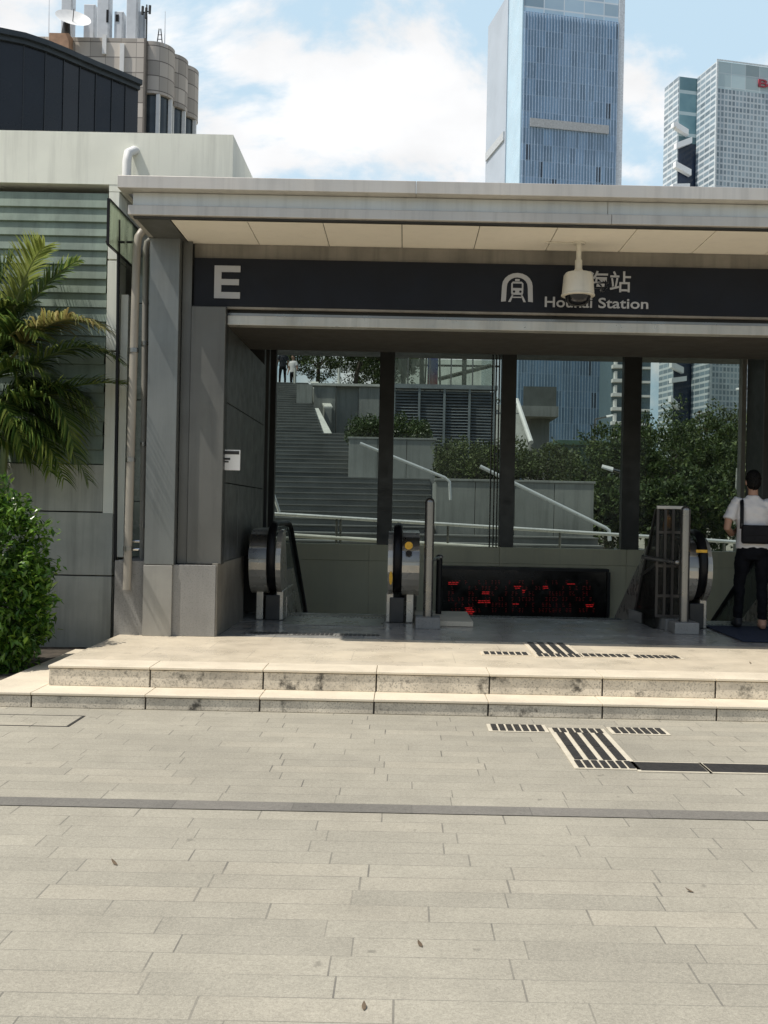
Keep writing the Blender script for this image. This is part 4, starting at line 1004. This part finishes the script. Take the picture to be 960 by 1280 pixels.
# right group seen through the right-hand panes (upper outline y ~ 495-560)
tree(760, 0, 40, 4.6, 2.0, 'small dark tree beside the planter end, left of the third mullion')
tree(812, 0, 36, 5.2, 2.1, 'dark bushy tree just right of the third mullion')
tree(850, 0, 42, 6.0, 2.4, 'dense dark green tree in the middle of the right pane')
tree(905, 0, 44, 6.7, 2.4, 'tall pale green tree at the right edge of the glazing', m_tree2)
tree(870, 0, 46, 6.4, 1.2, 'brownish dry-topped tree rising behind the dense dark tree', m_tree3, nc=100)
tree(935, 0, 33, 4.2, 1.7, 'low dark tree behind the man with the bag', nc=170)
tree(985, 0, 38, 6.0, 2.4, 'dark tree half hidden by the right wall of the hall')
tree(880, 0, 30, 3.0, 1.3, 'low shady tree above the gate and right newel', nc=160)
tree(835, 0, 29, 2.6, 1.2, 'low shady bush-like tree between mullion and gate', nc=160)
tree(785, 0, 31, 2.8, 1.3, 'low tree directly behind the third mullion', nc=150)
# terrace trees top left
T0 = zs(48.9)
tree(395, T0, 56, T0+4.6, 2.2, 'dark tree on the terrace above the stair top', nc=170)
tree(440, T0, 54, T0+4.8, 2.4, 'broad dark tree on the terrace above the concrete wall', nc=200, lean=.5)
tree(480, T0, 60, T0+4.4, 2.0, 'dark tree on the terrace behind the first mullion', nc=160)
tree(590, 4.5, 60, 8.4, 2.0, 'low dark tree on the skyline behind the terrace railing', nc=120)
# glass kiosk
kx = at(702, 556, 46); k2 = at(747, 600, 46)
ki = thing('glass_kiosk', 'green glass kiosk between the hedge and the trees', 'kiosk', (kx.x, 46, 0)); mb = MB(); mb.box(kx.x, k2.x, 46, 48, 0, kx.z); part('glass_box', mb, M('kiosk_glass', (.13,.20,.16), .15, bump=0), ki)
mb = MB(); mb.box(kx.x-.2, k2.x+.2, 45.8, 48.2, kx.z+.002, kx.z+.2)
for x in (kx.x, (kx.x+k2.x)/2, k2.x-.1): mb.box(x, x+.1, 45.93, 45.998, 0, kx.z)
part('frame', mb, M('kiosk_frame', (.10,.18,.12), .5), ki)
# street lamps
def lamp(px, pytop, Y, label, armpx):
    p = at(px, pytop, Y); q = at(px+armpx[0], pytop+armpx[1], Y)
    t = thing('street_lamp', label, 'street lamp', (p.x, Y, 0), 'street lamps behind the hall'); mb = MB(); mb.tube([(p.x, Y, 0), (p.x, Y, p.z)], [.08, .05], 8); part('pole', mb, m_satin, t)
    mb = MB(); mb.tube([(p.x, Y, p.z), q], [.05, .04], 8); part('arm', mb, m_satin, t)
    d = (q-p).normalized(); mb = MB(); mb.tube([q, q+d*.35], [(.1, .05), (.08, .04)], 8); part('lamp_head', mb, m_white, t)
lamp(776, 590, 32, 'slim street lamp with white head left of the third mullion', (-10, -3))
lamp(742, 531, 55, 'distant street lamp with white head in front of the blue tower', (12, -6)) if False else lamp(744, 524, 55, 'distant street lamp with white head in front of the blue tower', (14, -3))
lamp(958, 484, 45, 'tall street lamp with white head above the right trees', (-28, 2))
mb = MB(); p = at(921, 585, 31); mb.tube([(p.x, 31, 0), (p.x-.02, 31, 1.5), p], [.06, .05, .02], 8); solo('pale_pole', mb, M('pale_bark', (.42,.42,.38), .7, var=.35, scale=8), 'thin pale pole behind the man, seen through the right pane', 'pole', (p.x, 31, 0))

# ------------------------------------------------------------------ towers
def m_tower(name, c1, c2, fx, fz, rough=.2, thick=(.15, .15), cl=(.5,.55,.6), line=.5, dark=.0, haze=.0):
    """curtain wall: floors and mullions in object space"""
    t = NT(name); p = t.n('ShaderNodeTexCoord').outputs['Object']; sp = t.n('ShaderNodeSeparateXYZ'); t.l(p, sp.inputs[0])
    u = t.math('DIVIDE', t.math('ADD', sp.outputs[0], sp.outputs[1]), fx); v = t.math('DIVIDE', sp.outputs[2], fz)
    cell = t.n('ShaderNodeCombineXYZ'); t.l(t.math('FLOOR', u), cell.inputs[0]); t.l(t.math('FLOOR', v), cell.inputs[1])
    wn_ = t.n('ShaderNodeTexWhiteNoise', noise_dimensions='2D'); t.l(cell.outputs[0], wn_.inputs['Vector'])
    big = t.remap(t.noise(p, .06, 4), .3, .7, 0, 1)
    c = t.mix(big, c1, c2)
    k = t.n('ShaderNodeVectorMath', operation='SCALE'); t.l(c, k.inputs[0]); t.l(t.remap(wn_.outputs[0], 0, 1, .72, 1.28), k.inputs['Scale'])
    c = t.mix(t.math('MULTIPLY', t.math('GREATER_THAN', wn_.outputs[0], .965), dark), k.outputs[0], (.02,.03,.05))
    ln = t.math('MAXIMUM', t.math('LESS_THAN', t.math('FRACT', u), thick[0]), t.math('LESS_THAN', t.math('FRACT', v), thick[1]))
    c = t.mix(t.math('MULTIPLY', ln, line), c, cl)
    t.l(c, t.b.inputs['Base Color']); t.b.inputs['Roughness'].default_value = rough; t.b.inputs['Specular IOR Level'].default_value = .4
    if haze: t.b.inputs['Emission Color'].default_value = (.55,.7,.85,1); t.b.inputs['Emission Strength'].default_value = haze  # faint self-glow painted on the facade to stand for aerial haze
    MATS[name] = t.m
    return t.m
# blue tower
A0 = at(647, 400, 250); rz = math.atan2(5.5, 27.1)
bt = thing('glass_skyscraper', 'tall blue glass skyscraper with vertical fins and a pale band', 'skyscraper', (A0.x, 250, 0), rz=rz, local=True)
W_, D_, HT = 25.9, 30, 134.0
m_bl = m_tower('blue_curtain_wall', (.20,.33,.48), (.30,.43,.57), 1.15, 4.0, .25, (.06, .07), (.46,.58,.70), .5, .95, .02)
mb = MB(); mb.box(.0, W_-1.2, 0, D_, 0, 124.4); part('tower_body', mb, m_bl, bt)
mb = MB()
for k in range(33): x = .25 + k*(W_-1.7)/32; mb.box(x, x+.17, -.32, -.003, 0, 124.35)
part('fins', mb, M('fin_metal', (.43,.55,.68), .4, .2, bump=0), bt)
mb = MB(); mb.box(.1, W_-1.3, .1, D_, 124.5, HT); 
part('crown_glass', mb, m_tower('crown_glass_mat', (.36,.52,.66), (.50,.64,.75), 5.2, 3.3, .15, (.05, .12), (.75,.82,.88), .8), bt)
mb = MB(); mb.box(W_-1.19, W_+.3, -.2, D_, 0, HT+.4); part('edge_pier', mb, M('pier_stone', (.62,.67,.72), .6, bump=0), bt)
mb = MB(); zb0, zb1 = at(657, 159, 250.5).z, at(657, 148.5, 250.5).z; mb.box(2.0, W_-3.5, -.75, -.46, zb0, zb1); part('pale_band', mb, M('band_panel', (.42,.44,.45), .6, bump=0), bt)
mb = MB(); mb.box(-.3, -.003, 0.0, 11.5, 0, HT); part('side_glass', mb, M('pale_side_glass', (.46,.64,.76), .3, var=.08, scale=.15, bump=0), bt)
mb = MB(); mb.box(-.5, -.003, 11.6, D_, 0, HT+.3); sw = part('side_stone', mb, M('side_stone_mat', (.44,.50,.57), .7, var=.08, scale=.1, bump=0), bt)
mb = MB(); mb.box(-.9, -.502, 12.5, D_-1, zb0+1, zb1+1.2); part('side_band', mb, M('band_panel2', (.50,.53,.55), .6, bump=0), sw)
# twin towers
rz2 = math.atan2(4, 17.7); B0 = at(890, 400, 300); C0 = at(843, 400, 310)
m_tw = m_tower('twin_wall_front', (.24,.31,.36), (.36,.44,.48), 1.2, 1.7, .25, (.34, .30), (.62,.68,.71), .8, .3)
m_tw2 = m_tower('twin_wall_side', (.20,.27,.32), (.30,.37,.42), 3.0, 1.8, .25, (.07, .36), (.70,.75,.77), .85, .3)
m_twt = m_tower('twin_crown', (.42,.54,.57), (.50,.61,.63), 4.6, 4, .2, (.05, .05), (.68,.76,.78), .7)
tt = thing('grid_tower', 'pale gridded office tower carrying red roof lettering at the right edge', 'skyscraper', (B0.x, 300, 0), rz=rz2, local=True); TZ = at(890, 76, 300).z
mb = MB(); mb.box(.1, 40, 0, 11.2, 0, TZ-8); part('front_wall', mb, m_tw, tt)
mb = MB(); mb.box(-.15, .098, .05, 11.3, 0, TZ-.2); part('side_wall', mb, m_tw2, tt)
mb = MB(); mb.box(.11, 40, .02, 11.2, TZ-7.98, TZ); part('crown', mb, m_twt, tt)
mb = MB(); mb.box(-.2, .3, -.3, -.003, 0, TZ+.1); mb.box(-.2, 40, -.25, -.003, TZ+.102, TZ+.5); part('corner_trim', mb, M('twin_trim', (.62,.68,.70), .5, bump=0), tt)
tx = fit_text(text_mb('Bai', 5, .05, .2), 13.4, 20.5, at(945, 109, 303).z, at(945, 99.5, 303).z, -.3)
part('red_lettering', tx, M('red_letter', (.36,.05,.07), .5, bump=0), tt, fix=False)
t2 = thing('grid_tower', 'narrower gridded tower joined by white zigzag bridges left of its twin', 'skyscraper', (C0.x, 310, 0), rz=rz2, local=True); TZ2 = at(843, 95.5, 310).z
mb = MB(); mb.box(-.2, .098, 0, 9, 0, TZ2); part('side_wall', mb, m_tw2, t2)
mb = MB(); mb.box(.1, 16, 0, 8.9, 0, TZ2-20); part('dark_recess', mb, M('recess_glass', (.022,.035,.065), .15, var=.3, scale=.2, bump=0), t2)
mb = MB(); mb.box(.1, 16, -.05, 8.9, TZ2-19.98, TZ2); part('crown', mb, m_tower('twin_crown2', (.10,.20,.24), (.25,.40,.43), 6, 6.5, .2, (.03, .16), (.55,.66,.68), .8), t2)
def zig(px0, py0, px1, py1, th):
    Yz = 307.0
    p, q = at(px0, py0, Yz), at(px1, py1, Yz); mb = MB()
    loc = Matrix.Rotation(-rz2, 4, 'Z') @ Matrix.Translation((-C0.x, -310, 0))
    P_, Q_ = loc @ p, loc @ q; yv = -1.2; h_ = th*1.5*Yz/F/2
    mb.prism([(P_.x, P_.z-h_), (Q_.x, Q_.z-h_), (Q_.x, Q_.z+h_), (P_.x, P_.z+h_)], 'y', yv-.9, yv+.9)
    part('bridge', mb, M('bridge_white', (.85,.87,.88), .6, var=.02, bump=0), t2)
for a_ in ((843, 155, 847, 154, 4), (847, 155, 864, 163, 5), (847, 181, 869, 172, 5), (846, 204, 868, 213, 5), (842, 232, 866, 230, 4), (841, 455, 858, 462, 5), (841, 475, 862, 472, 4), (840, 498, 852, 508, 5), (844, 250, 866, 240, 5), (842, 270, 866, 280, 5), (842, 300, 866, 290, 5), (842, 340, 866, 350, 5), (842, 385, 866, 375, 5), (842, 410, 866, 420, 5)): zig(*a_)
# white balcony block
b0 = at(768, 350, 225); b1 = at(817, 350, 225)
wb = thing('apartment_block', 'white apartment block with stacked balconies beside the blue tower', 'building', (b0.x, 225, 0))
zt_ = at(790, 330, 225).z
mb = MB(); mb.box(b0.x, b1.x, 226, 240, 0, zt_); part('wall', mb, M('block_dark', (.14,.20,.23), .35, bump=0), wb)
mb = MB(); z = 3
while z < zt_: mb.box(b0.x-.1, b0.x+2.6, 224, 225.99, z, z+.7); mb.box(b0.x+.4, b0.x+.9, 224.2, 225.98, z+.702, z+2.4); mb.box(b0.x+4.0, b1.x-.2, 225.2, 225.99, z, z+.5); z += 3.1
part('balcony', mb, m_white, wb)
mb = MB(); mb.box(b0.x+5.4, b0.x+6.2, 225.0, 225.19, 0, zt_); part('pilaster', mb, m_white, wb)

# dark angular building at left + beige antenna building
db = thing('dark_glass_building', 'low dark glass building with sloping black roofline at upper left', 'building', (-24, 60, 0))
zt_ = 29.3; arc = []
for px, py in ((0, 38), (30, 44), (57, 53), (80, 62.5), (100, 71.5), (120, 80), (140, 88), (157, 95), (173, 102)):
    yp = -((px-505)*-RO + (py-640)); Y = (zt_-H)*F/yp; arc.append(Vector((at(px, py, Y).x, Y)))
d0 = (arc[0]-arc[1]).normalized(); arc = [arc[0]+d0*22, arc[0]+d0*11] + arc
def offs(k_): 
    out = []
    for i, p in enumerate(arc):
        d = (arc[min(i+1, len(arc)-1)] - arc[max(i-1, 0)]).normalized(); out.append(p + Vector((d.y, -d.x))*k_)
    return out
def strip(k_, z0, z1):
    f = [tuple(v) for v in offs(k_)]; return MB().prism(f + [(f[-1][0]-12, f[-1][1]+12), (f[0][0]-12, f[0][1]+12)], 'z', z0, z1)
part('wall', strip(0, 0, zt_-.6), m_blkgl, db)
m_roof = M('roof_dark', (.03,.038,.043), .4, bump=0)
part('roof_edge', strip(.42, zt_-.32, zt_), m_roof, db); part('roof_trim', strip(.2, zt_-.595, zt_-.325), m_roof, db)
mb = MB()
for a_, b_ in zip(arc, arc[1:]):
    d = (b_-a_).normalized(); nrm = Vector((d.y, -d.x)); n_ = max(1, round((b_-a_).length/2.2))
    for k in range(n_):
        c0 = a_ + (b_-a_)*(k/n_); e = d*.03; q = [tuple(v) for v in (c0-e+nrm*.06, c0+e+nrm*.06, c0+e+nrm*.004, c0-e+nrm*.004)]; mb.prism(q, 'z', 0, zt_-.61)
part('fins', mb, M('dark_fin', (.022,.027,.033), .5, bump=0), db)

m_bei = m_tower('beige_tile', (.53,.48,.42), (.57,.515,.45), 1.35, 1.32, .7, (.03, .07), (.16,.14,.125), .8)
m_bei.node_tree.nodes['Principled BSDF'].inputs['Roughness'].default_value = .7
bb = thing('antenna_building', 'beige tiled tower block with rounded bays and rooftop antennas', 'building', (-25, 92, 0)); ZB = at(178, 48, 90).z; x0, x1 = at(60, 60, 90).x, at(181, 60, 90).x
mb = MB(); mb.box(x0-6, x1, 90, 104, 0, ZB, .02); part('wall', mb, m_bei, bb)
mb = MB(); mb.box(x1-.05, x1+.10, 89.9, 90.6, 0, ZB); part('corner_strip', mb, M('corner_dark', (.16,.14,.12), .7), bb)
m_cyl = m_tower('beige_bay', (.43,.39,.345), (.47,.425,.375), 1.2, 1.32, .7, (.04, .07), (.12,.105,.095), .85)
for i, (px, Y, r_) in enumerate(((194, 92.2, 1.75), (211.5, 94.4, 1.75), (225.5, 96.6, 1.75))):
    c0 = at(px, 60, Y); zb_ = at(200, [126, 140, 151][i], Y).z
    mb = MB(); mb.lathe([(r_, zb_), (r_, ZB)], c0.x, Y, 40); part('rounded_bay', mb, m_cyl, bb)
    mb = MB(); mb.lathe([(r_*.8, 0), (r_*.8, zb_-.02)], c0.x, Y, 30); part('bay_glazing', mb, M('bay_glass', (.05,.065,.075), .15, var=.3, scale=.5, bump=0), bb)
    mb = MB()
    for a_ in (-.2, -1.1): mb.box(c0.x+r_*.9*math.cos(a_)-.16, c0.x+r_*.9*math.cos(a_)+.16, Y+r_*.9*math.sin(a_)-.16, Y+r_*.9*math.sin(a_)+.16, 0, zb_-.03)
    part('bay_column', mb, m_white, bb)
for px in (131, 153): 
    a, b = at(px-2.5, 44 if px < 140 else 55, 89.9), at(px+2, 68 if px < 140 else 92, 89.9); mb = MB(); mb.box(a.x, b.x, 89.75, 89.99, b.z, a.z); part('wall_duct', mb, m_white, bb)
mb = MB(); a, b = at(66, 47, 89.8), at(90, 64, 89.8); mb.box(a.x, b.x, 88.9, 89.98, b.z-1, a.z); part('roof_hut', mb, M('hut_brick', (.40,.24,.15), .7), bb)
m_ant = M('antenna_paint', (.62,.65,.68), .5, var=.06, bump=0)
def antenna(px0, px1, pyt, Y, label, slot=None, name='panel_antenna'):
    a, b = at(px0, pyt, Y), at(px1, 49, Y); t = thing(name, label, 'antenna', ((a.x+b.x)/2, Y, ZB), 'rooftop antenna casings')
    mb = MB(); mb.box(a.x, b.x, Y, Y+.9, ZB-.2, a.z, .05); part('casing', mb, m_ant, t)
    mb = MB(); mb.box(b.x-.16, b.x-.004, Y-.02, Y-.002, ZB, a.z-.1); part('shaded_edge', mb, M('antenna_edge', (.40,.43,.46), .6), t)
    if slot: s0, s1 = at(slot[0], slot[1], Y-.03), at(slot[2], slot[3], Y-.03); mb = MB(); mb.box(s0.x, s1.x, Y-.04, Y-.021, s1.z, s0.z, .008); part('dark_slot', mb, m_black, t)
antenna(77, 90, -9, 91, 'white antenna casing just right of the satellite dish, running out of frame')
antenna(105, 118.5, 5, 91.5, 'shorter white antenna casing right of the satellite dish')
antenna(122, 136.5, -14, 91, 'tall white antenna casing with a dark side slot near its right edge', (133, 12, 135.5, 28))
antenna(143, 154, 14, 91.2, 'small white antenna casing with a dark oval opening', (144.5, 18, 148.5, 27))
antenna(158.5, 171.5, -12, 91, 'tall white antenna casing right of the oval-hole casing')
antenna(174, 181, 14, 91.6, 'slim white antenna casing behind the mast with dark aerials')
ms = thing('aerial_mast', 'thin rooftop mast with dark aerial bars at the roof corner', 'mast', at(183, 47, 90.5)); mb = MB(); a = at(183, 47, 90.5); b = at(183.5, 6, 90.5); mb.tube([(a.x, 90.5, ZB), b], .07, 6)
part('pole', mb, m_dark, ms); mb = MB()
for px, y0_, y1_ in ((178.5, 8, 18), (187.5, 7, 17), (183, 10, 23)): mb.tube([at(px, y0_, 90.4), at(px-.5, y1_, 90.4)], .13, 6)
mb.tube([at(177, 16, 90.45), at(188, 14, 90.45)], .05, 5); part('aerial', mb, m_dark, ms)
for px, top, lab in ((61, -8, 'long thin whip aerial left of the satellite dish'), (206, 14, 'thin whip aerial on the rounded bay roof')):
    mb = MB(); a = at(px, 50, 90.9); mb.tube([(a.x, 90.9, ZB-.3), at(px+.6, top, 90.9)], [.045, .02], 5); solo('whip_aerial', mb, m_ant, lab, 'aerial', (a.x, 90.9, ZB))
mb = MB()
for dx in (-.25, .25): a = at(200, 36, 91); mb.tube([(a.x+dx, 91, ZB-.1), (a.x+dx*.3, 91, a.z)], .05, 5)
for f_ in (.3, .6): mb.tube([(a.x-.2, 91, ZB+f_*(a.z-ZB)), (a.x+.2, 91, ZB+f_*(a.z-ZB))], .035, 5)
solo('lattice_mast', mb, m_dark, 'small dark lattice ladder on the roof edge', 'mast', (a.x, 91, ZB))
ds = thing('satellite_dish', 'large white satellite dish tilted on a dark mount on the roof', 'dish', at(81, 46, 89.3)); c0 = at(91, 27, 89.3)
mb = MB(); nr, nt_ = 5, 24; rd = 1.5; rings = []
rot = Euler((math.radians(44), math.radians(16), math.radians(8))).to_matrix()
for i in range(nr+1):
    r_ = rd*i/nr; rings.append([mb.bm.verts.new(c0 + rot @ Vector((r_*math.cos(2*PI*k/nt_), r_*math.sin(2*PI*k/nt_), .16*r_*r_))) for k in range(nt_)])
for a_, b_ in zip(rings[1:], rings[2:]):
    for k in range(nt_): mb.bm.faces.new((a_[k], a_[(k+1) % nt_], b_[(k+1) % nt_], b_[k]))
mb.bm.faces.new(rings[1]); mb.smooth = True; part('reflector', mb, m_white, ds)
mb = MB(); q = at(82, 47, 89.5); mb.tube([(q.x, 89.5, ZB-.2), (q.x+.1, 89.4, c0.z-.1)], [.42, .3], 10); part('mount', mb, m_dark, ds)
mb = MB(); mb.tube([c0, c0 + rot @ Vector((0, 0, 1.1))], .04, 5); part('feed_arm', mb, m_dark, ds)

# ------------------------------------------------------------------ people
def remeshed(mb, vox, sm=6):
    me = mb.mesh('tmp'); o = bpy.data.objects.new('tmp', me); C.objects.link(o)
    md = o.modifiers.new('r', 'REMESH'); md.mode = 'VOXEL'; md.voxel_size = vox
    if sm: s2 = o.modifiers.new('s', 'SMOOTH'); s2.iterations = sm; s2.factor = .5
    dg = bpy.context.evaluated_depsgraph_get(); dg.update(); out = bpy.data.meshes.new_from_object(o.evaluated_get(dg))
    bpy.data.objects.remove(o); bpy.data.meshes.remove(me)
    b = MB(); b.bm.from_mesh(out); bpy.data.meshes.remove(out); b.smooth = True
    return b
V = Vector
from mathutils import noise as mnoise
def folds(b, amp, sc):
    for v in b.bm.verts:
        p = v.co; v.co = p + v.normal*amp*(mnoise.noise(V((p.x*sc[0], p.y*sc[1], p.z*sc[2]))) + .6*mnoise.noise(V((p.x*sc[0]*2.3+4, p.y*sc[1]*2.3, p.z*sc[2]*2.1 + p.x*9))))
    return b
def hand(mb, w_, d, pn, side):
    """w_ wrist, d finger direction, pn palm normal, side: thumb side vector"""
    d, pn, side = d.normalized(), pn.normalized(), side.normalized()
    mb.tube([w_-d*.02, w_+d*.03, w_+d*.075, w_+d*.095], [(.026,.02), (.036,.018), (.042,.017), (.040,.014)], 12, up=side)
    for k, (off, L_) in enumerate(((.030, .070), (.010, .080), (-.010, .074), (-.029, .058))):
        b = w_ + d*.085 + side*off; k1 = b + d*L_*.45 + pn*.006; k2 = k1 + (d*.85+pn*.5).normalized()*L_*.33; k3 = k2 + (d*.6+pn*.8).normalized()*L_*.25
        mb.tube([b-d*.02, b, k1, k2, k3], [.0095, .0098, .009, .0082, .0065], 8)
    b = w_ + d*.025 + side*.03; t1 = b + (side*.75+d*.65+pn*.2).normalized()*.035; t2 = t1 + (side*.35+d*.9+pn*.3).normalized()*.030; t3 = t2 + (d+pn*.35).normalized()*.02
    mb.tube([w_+d*.015+side*.012, b, t1, t2, t3], [.014, .0135, .011, .0105, .008], 8)
def person(loc, label, cols, vox, armpose='bag', rz=0, feet=((-.125, .08), (.115, -.04)), sc=1.0, detail=True, bent=0., walking=False):
    t = thing('person', label, 'person', loc, rz=rz, local=True); t.scale = (sc,)*3
    mshirt, mtr, msh1, msh2 = cols
    hip, kn, sho = .92, .50, 1.44
    if armpose == 'bag':
        LA = [V((-.175, 0, 1.425)), V((-.262, -.035, 1.27)), V((-.285, -.05, 1.135)), V((-.215, .09, 1.07)), V((-.16, .19, 1.09))]
        RA = [V((.175, 0, 1.425)), V((.25, -.01, 1.25)), V((.272, -.005, 1.13)), V((.275, .05, 1.0)), V((.265, .085, .90))]
    else:
        LA = [V((-.175, 0, 1.42)), V((-.24, 0, 1.27)), V((-.255, 0, 1.13)), V((-.26, .05, .99)), V((-.255, .09, .89))]
        RA = [V((.175, 0, 1.42)), V((.24, 0, 1.27)), V((.255, 0, 1.13)), V((.255, .05, .99)), V((.25, .09, .89))]
    def leg(x, y, s_):
        return [V((s_*.088, 0, .94)), V((s_*.105, y*.1, .78)), V((x*.98, y*.45+.015, .50)), V((x, y*.8-.01, .32)), V((x, y, .09))]
    b = MB()
    # torso, neck, head
    b.tube([V((0,0,.86)), V((0,.0,.98)), V((0,.01,1.1)), V((0,.005,1.25)), V((0,0,1.38)), V((0,-.005,1.455)), V((0,-.005,1.50)), V((0,.008,1.56)), V((0,.012,1.60))], [(.15,.10), (.155,.11), (.14,.10), (.165,.11), (.175,.105), (.11,.075), (.058,.058), (.054,.056), (.055,.06)], 20, up=(1,0,0))
    b.ball((0, .02, 1.672), .1, (.76, .96, 1.16)); b.ball((0, .055, 1.605), .058, (.95, 1.0, .8)); b.ball((0, .118, 1.652), .016, (.8, 1.2, 1.3), 8, 6)
    for s_ in (-1, 1): b.ball((s_*.078, .008, 1.655), .03, (.35, .7, 1.1), 8, 6); b.ball((s_*.032, .088, 1.672), .013, (1.2, .6, .8), 8, 6)
    for arm in (LA, RA): b.tube([V((arm[0].x*.6, 0, 1.40))] + arm[:1] + arm[1:], [.06, .058, .046, .040, .036, .027], 14)
    for s_, (x, y) in zip((-1, 1), feet): b.tube(leg(x, y, s_), [(.066,.072), (.058,.064), (.042,.044), (.038,.040), (.033,.037)], 14); b.tube([V((x, y, .10)), V((x*1.0, y-.02, .05)), V((x, y+.02, .04))], .036, 10)
    if detail:
        hand(b, LA[-1], (LA[-1]-LA[-2]), V((.6, .2, -.5)), V((.1, .2, .9)))
        hand(b, RA[-1], V((-.03, .25, -.95)), V((-.9, .2, 0)), V((0, .95, .25)))
    else:
        for arm in (LA, RA): dd = (arm[-1]-arm[-2]).normalized(); b.tube([arm[-1], arm[-1]+dd*.07, arm[-1]+dd*.15], [(.03,.022), (.04,.02), (.02,.012)], 8)
    part('body', remeshed(b, vox, 4), m_skin, t)
    # shirt
    b = MB(); b.tube([V((0,.0,.905)), V((0,.002,.96)), V((.0,.008,1.1)), V((0,.004,1.24)), V((0,0,1.37)), V((0,-.006,1.44)), V((0,-.006,1.487)), V((0,-.004,1.503))], [(.178,.128), (.177,.127), (.166,.120), (.186,.130), (.196,.125), (.155,.092), (.088,.078), (.07,.068)], 28, up=(1,0,0))
    for arm in (LA, RA):
        e = arm[1].lerp(arm[2], .25); b.tube([V((arm[0].x*.55, 0, 1.385)), arm[0]+V((0,0,-.005)), arm[0].lerp(arm[1], .55), e], [.082, .077, .068, .067], 18)
    part('shirt', folds(remeshed(b, max(vox, .008), 3), .011 if detail else 0, (7, 7, 10)), mshirt, t)
    # trousers
    b = MB(); b.tube([V((0,0,.985)), V((0,-.004,.93)), V((0,-.01,.85)), V((0,-.006,.79))], [(.160,.112), (.166,.122), (.172,.13), (.15,.11)], 24, up=(1,0,0))
    for s_, (x, y) in zip((-1, 1), feet):
        L = leg(x, y, s_); L[-1] = V((x, y, .115)); b.tube([L[0]+V((0,0,-.06))]+L[1:3]+[L[2].lerp(L[3], .6)]+L[3:], [(.086,.105), (.082,.094), (.062,.072), (.059,.068), (.055,.063), (.052,.06)], 18, up=(1,0,0))
    part('trousers', folds(remeshed(b, max(vox, .008), 3), .011 if detail else 0, (9, 9, 13)), mtr, t)
    for s_, (x, y), ms_ in zip((-1, 1), feet, (msh1, msh2)):
        b = MB(); b.tube([V((x, y-.085, .035)), V((x, y-.06, .05)), V((x, y, .06)), V((x+s_*.01, y+.08, .045)), V((x+s_*.015, y+.15, .035)), V((x+s_*.015, y+.185, .03))], [(.028,.03), (.037,.048), (.042,.058), (.046,.042), (.042,.032), (.025,.022)], 14, up=(1,0,0)); b.tube([V((x, y-.02, .05)), V((x, y-.015, .11))], [.048, .05], 14)
        part('shoe', remeshed(b, max(vox, .008), 3), ms_, t)
    # hair
    b = MB(); b.ball((0, .0, 1.70), .1, (.84, 1.0, 1.02)); b.ball((0, -.028, 1.66), .088, (.90, .84, 1.08)); b.ball((0, .06, 1.76), .05, (1.1, 1.0, .7))
    hb = remeshed(b, max(vox, .008), 2)
    for v in hb.bm.verts:
        v.co += v.normal*.006*math.sin(v.co.x*210)*math.sin(v.co.z*160+v.co.y*190) if detail else V((0,0,0))
    part('hair', hb, m_hair, t)
    return t
PX = at(937, 780, 11.35).x
man = person((PX, 11.32, PZ+.018), 'man seen from behind in white T-shirt and dark trousers at the right escalator', (m_shirt, m_trous, m_shoe, m_tan), .0065, 'bag', rz=math.radians(-8), sc=.975)
bag = thing('crossbody_bag', 'black crossbody bag slung across the back of the man in white', 'bag', (PX, 11.32, PZ+.018), rz=math.radians(-8), local=True); bag.scale = (.975,)*3
b = MB(); b.box(-.15, .165, -.198, -.130, .965, 1.175, .025); part('pouch', b, m_bag, bag)
b = MB(); b.box(-.14, .155, -.206, -.1985, 1.06, 1.165, .003); part('flap', b, m_bag, bag)
b = MB(); sp_ = [V((-.143, -.135, 1.13)), V((-.143, -.142, 1.25)), V((-.142, -.132, 1.36)), V((-.138, -.092, 1.44)), V((-.13, -.02, 1.478)), V((-.115, .06, 1.46)), V((-.07, .122, 1.37)), V((.0, .148, 1.25)), V((.1, .14, 1.12)), V((.17, .09, 1.06)), V((.195, 0, 1.05)), V((.185, -.09, 1.06)), V((.148, -.14, 1.08))]
b.tube(sp_, [(.021, .004)]*len(sp_), 8, up=(1, 0, 0)); part('strap', b, m_bag, bag)
b = MB(); b.tube([V((-.143, -.155, 1.155)), V((-.143, -.155, 1.19))], .014, 8); part('buckle', b, m_dark, bag)
far = (M('dark_coat', (.02,.022,.03), .8, obj=True), m_trous, m_shoe, m_shoe)
q = at(353, 482, 49.6); person((q.x, 49.6, T0), 'distant person in dark clothes standing at the top of the stair', far, .02, 'down', rz=.4, detail=False)
q = at(366, 482, 51.5); person((q.x, 51.5, T0), 'second distant person in a pale top behind the first at the stair top', (m_shirt, m_trous, m_shoe, m_shoe), .02, 'down', rz=2.6, detail=False)
q = at(807, 690, 30); person((q.x, 27.5, .0), 'distant pedestrian in orange between the third mullion and the gate', (M('orange_vest', (.45,.20,.05), .8, obj=True), m_trous, m_shoe, m_shoe), .02, 'down', rz=1.2, detail=False)
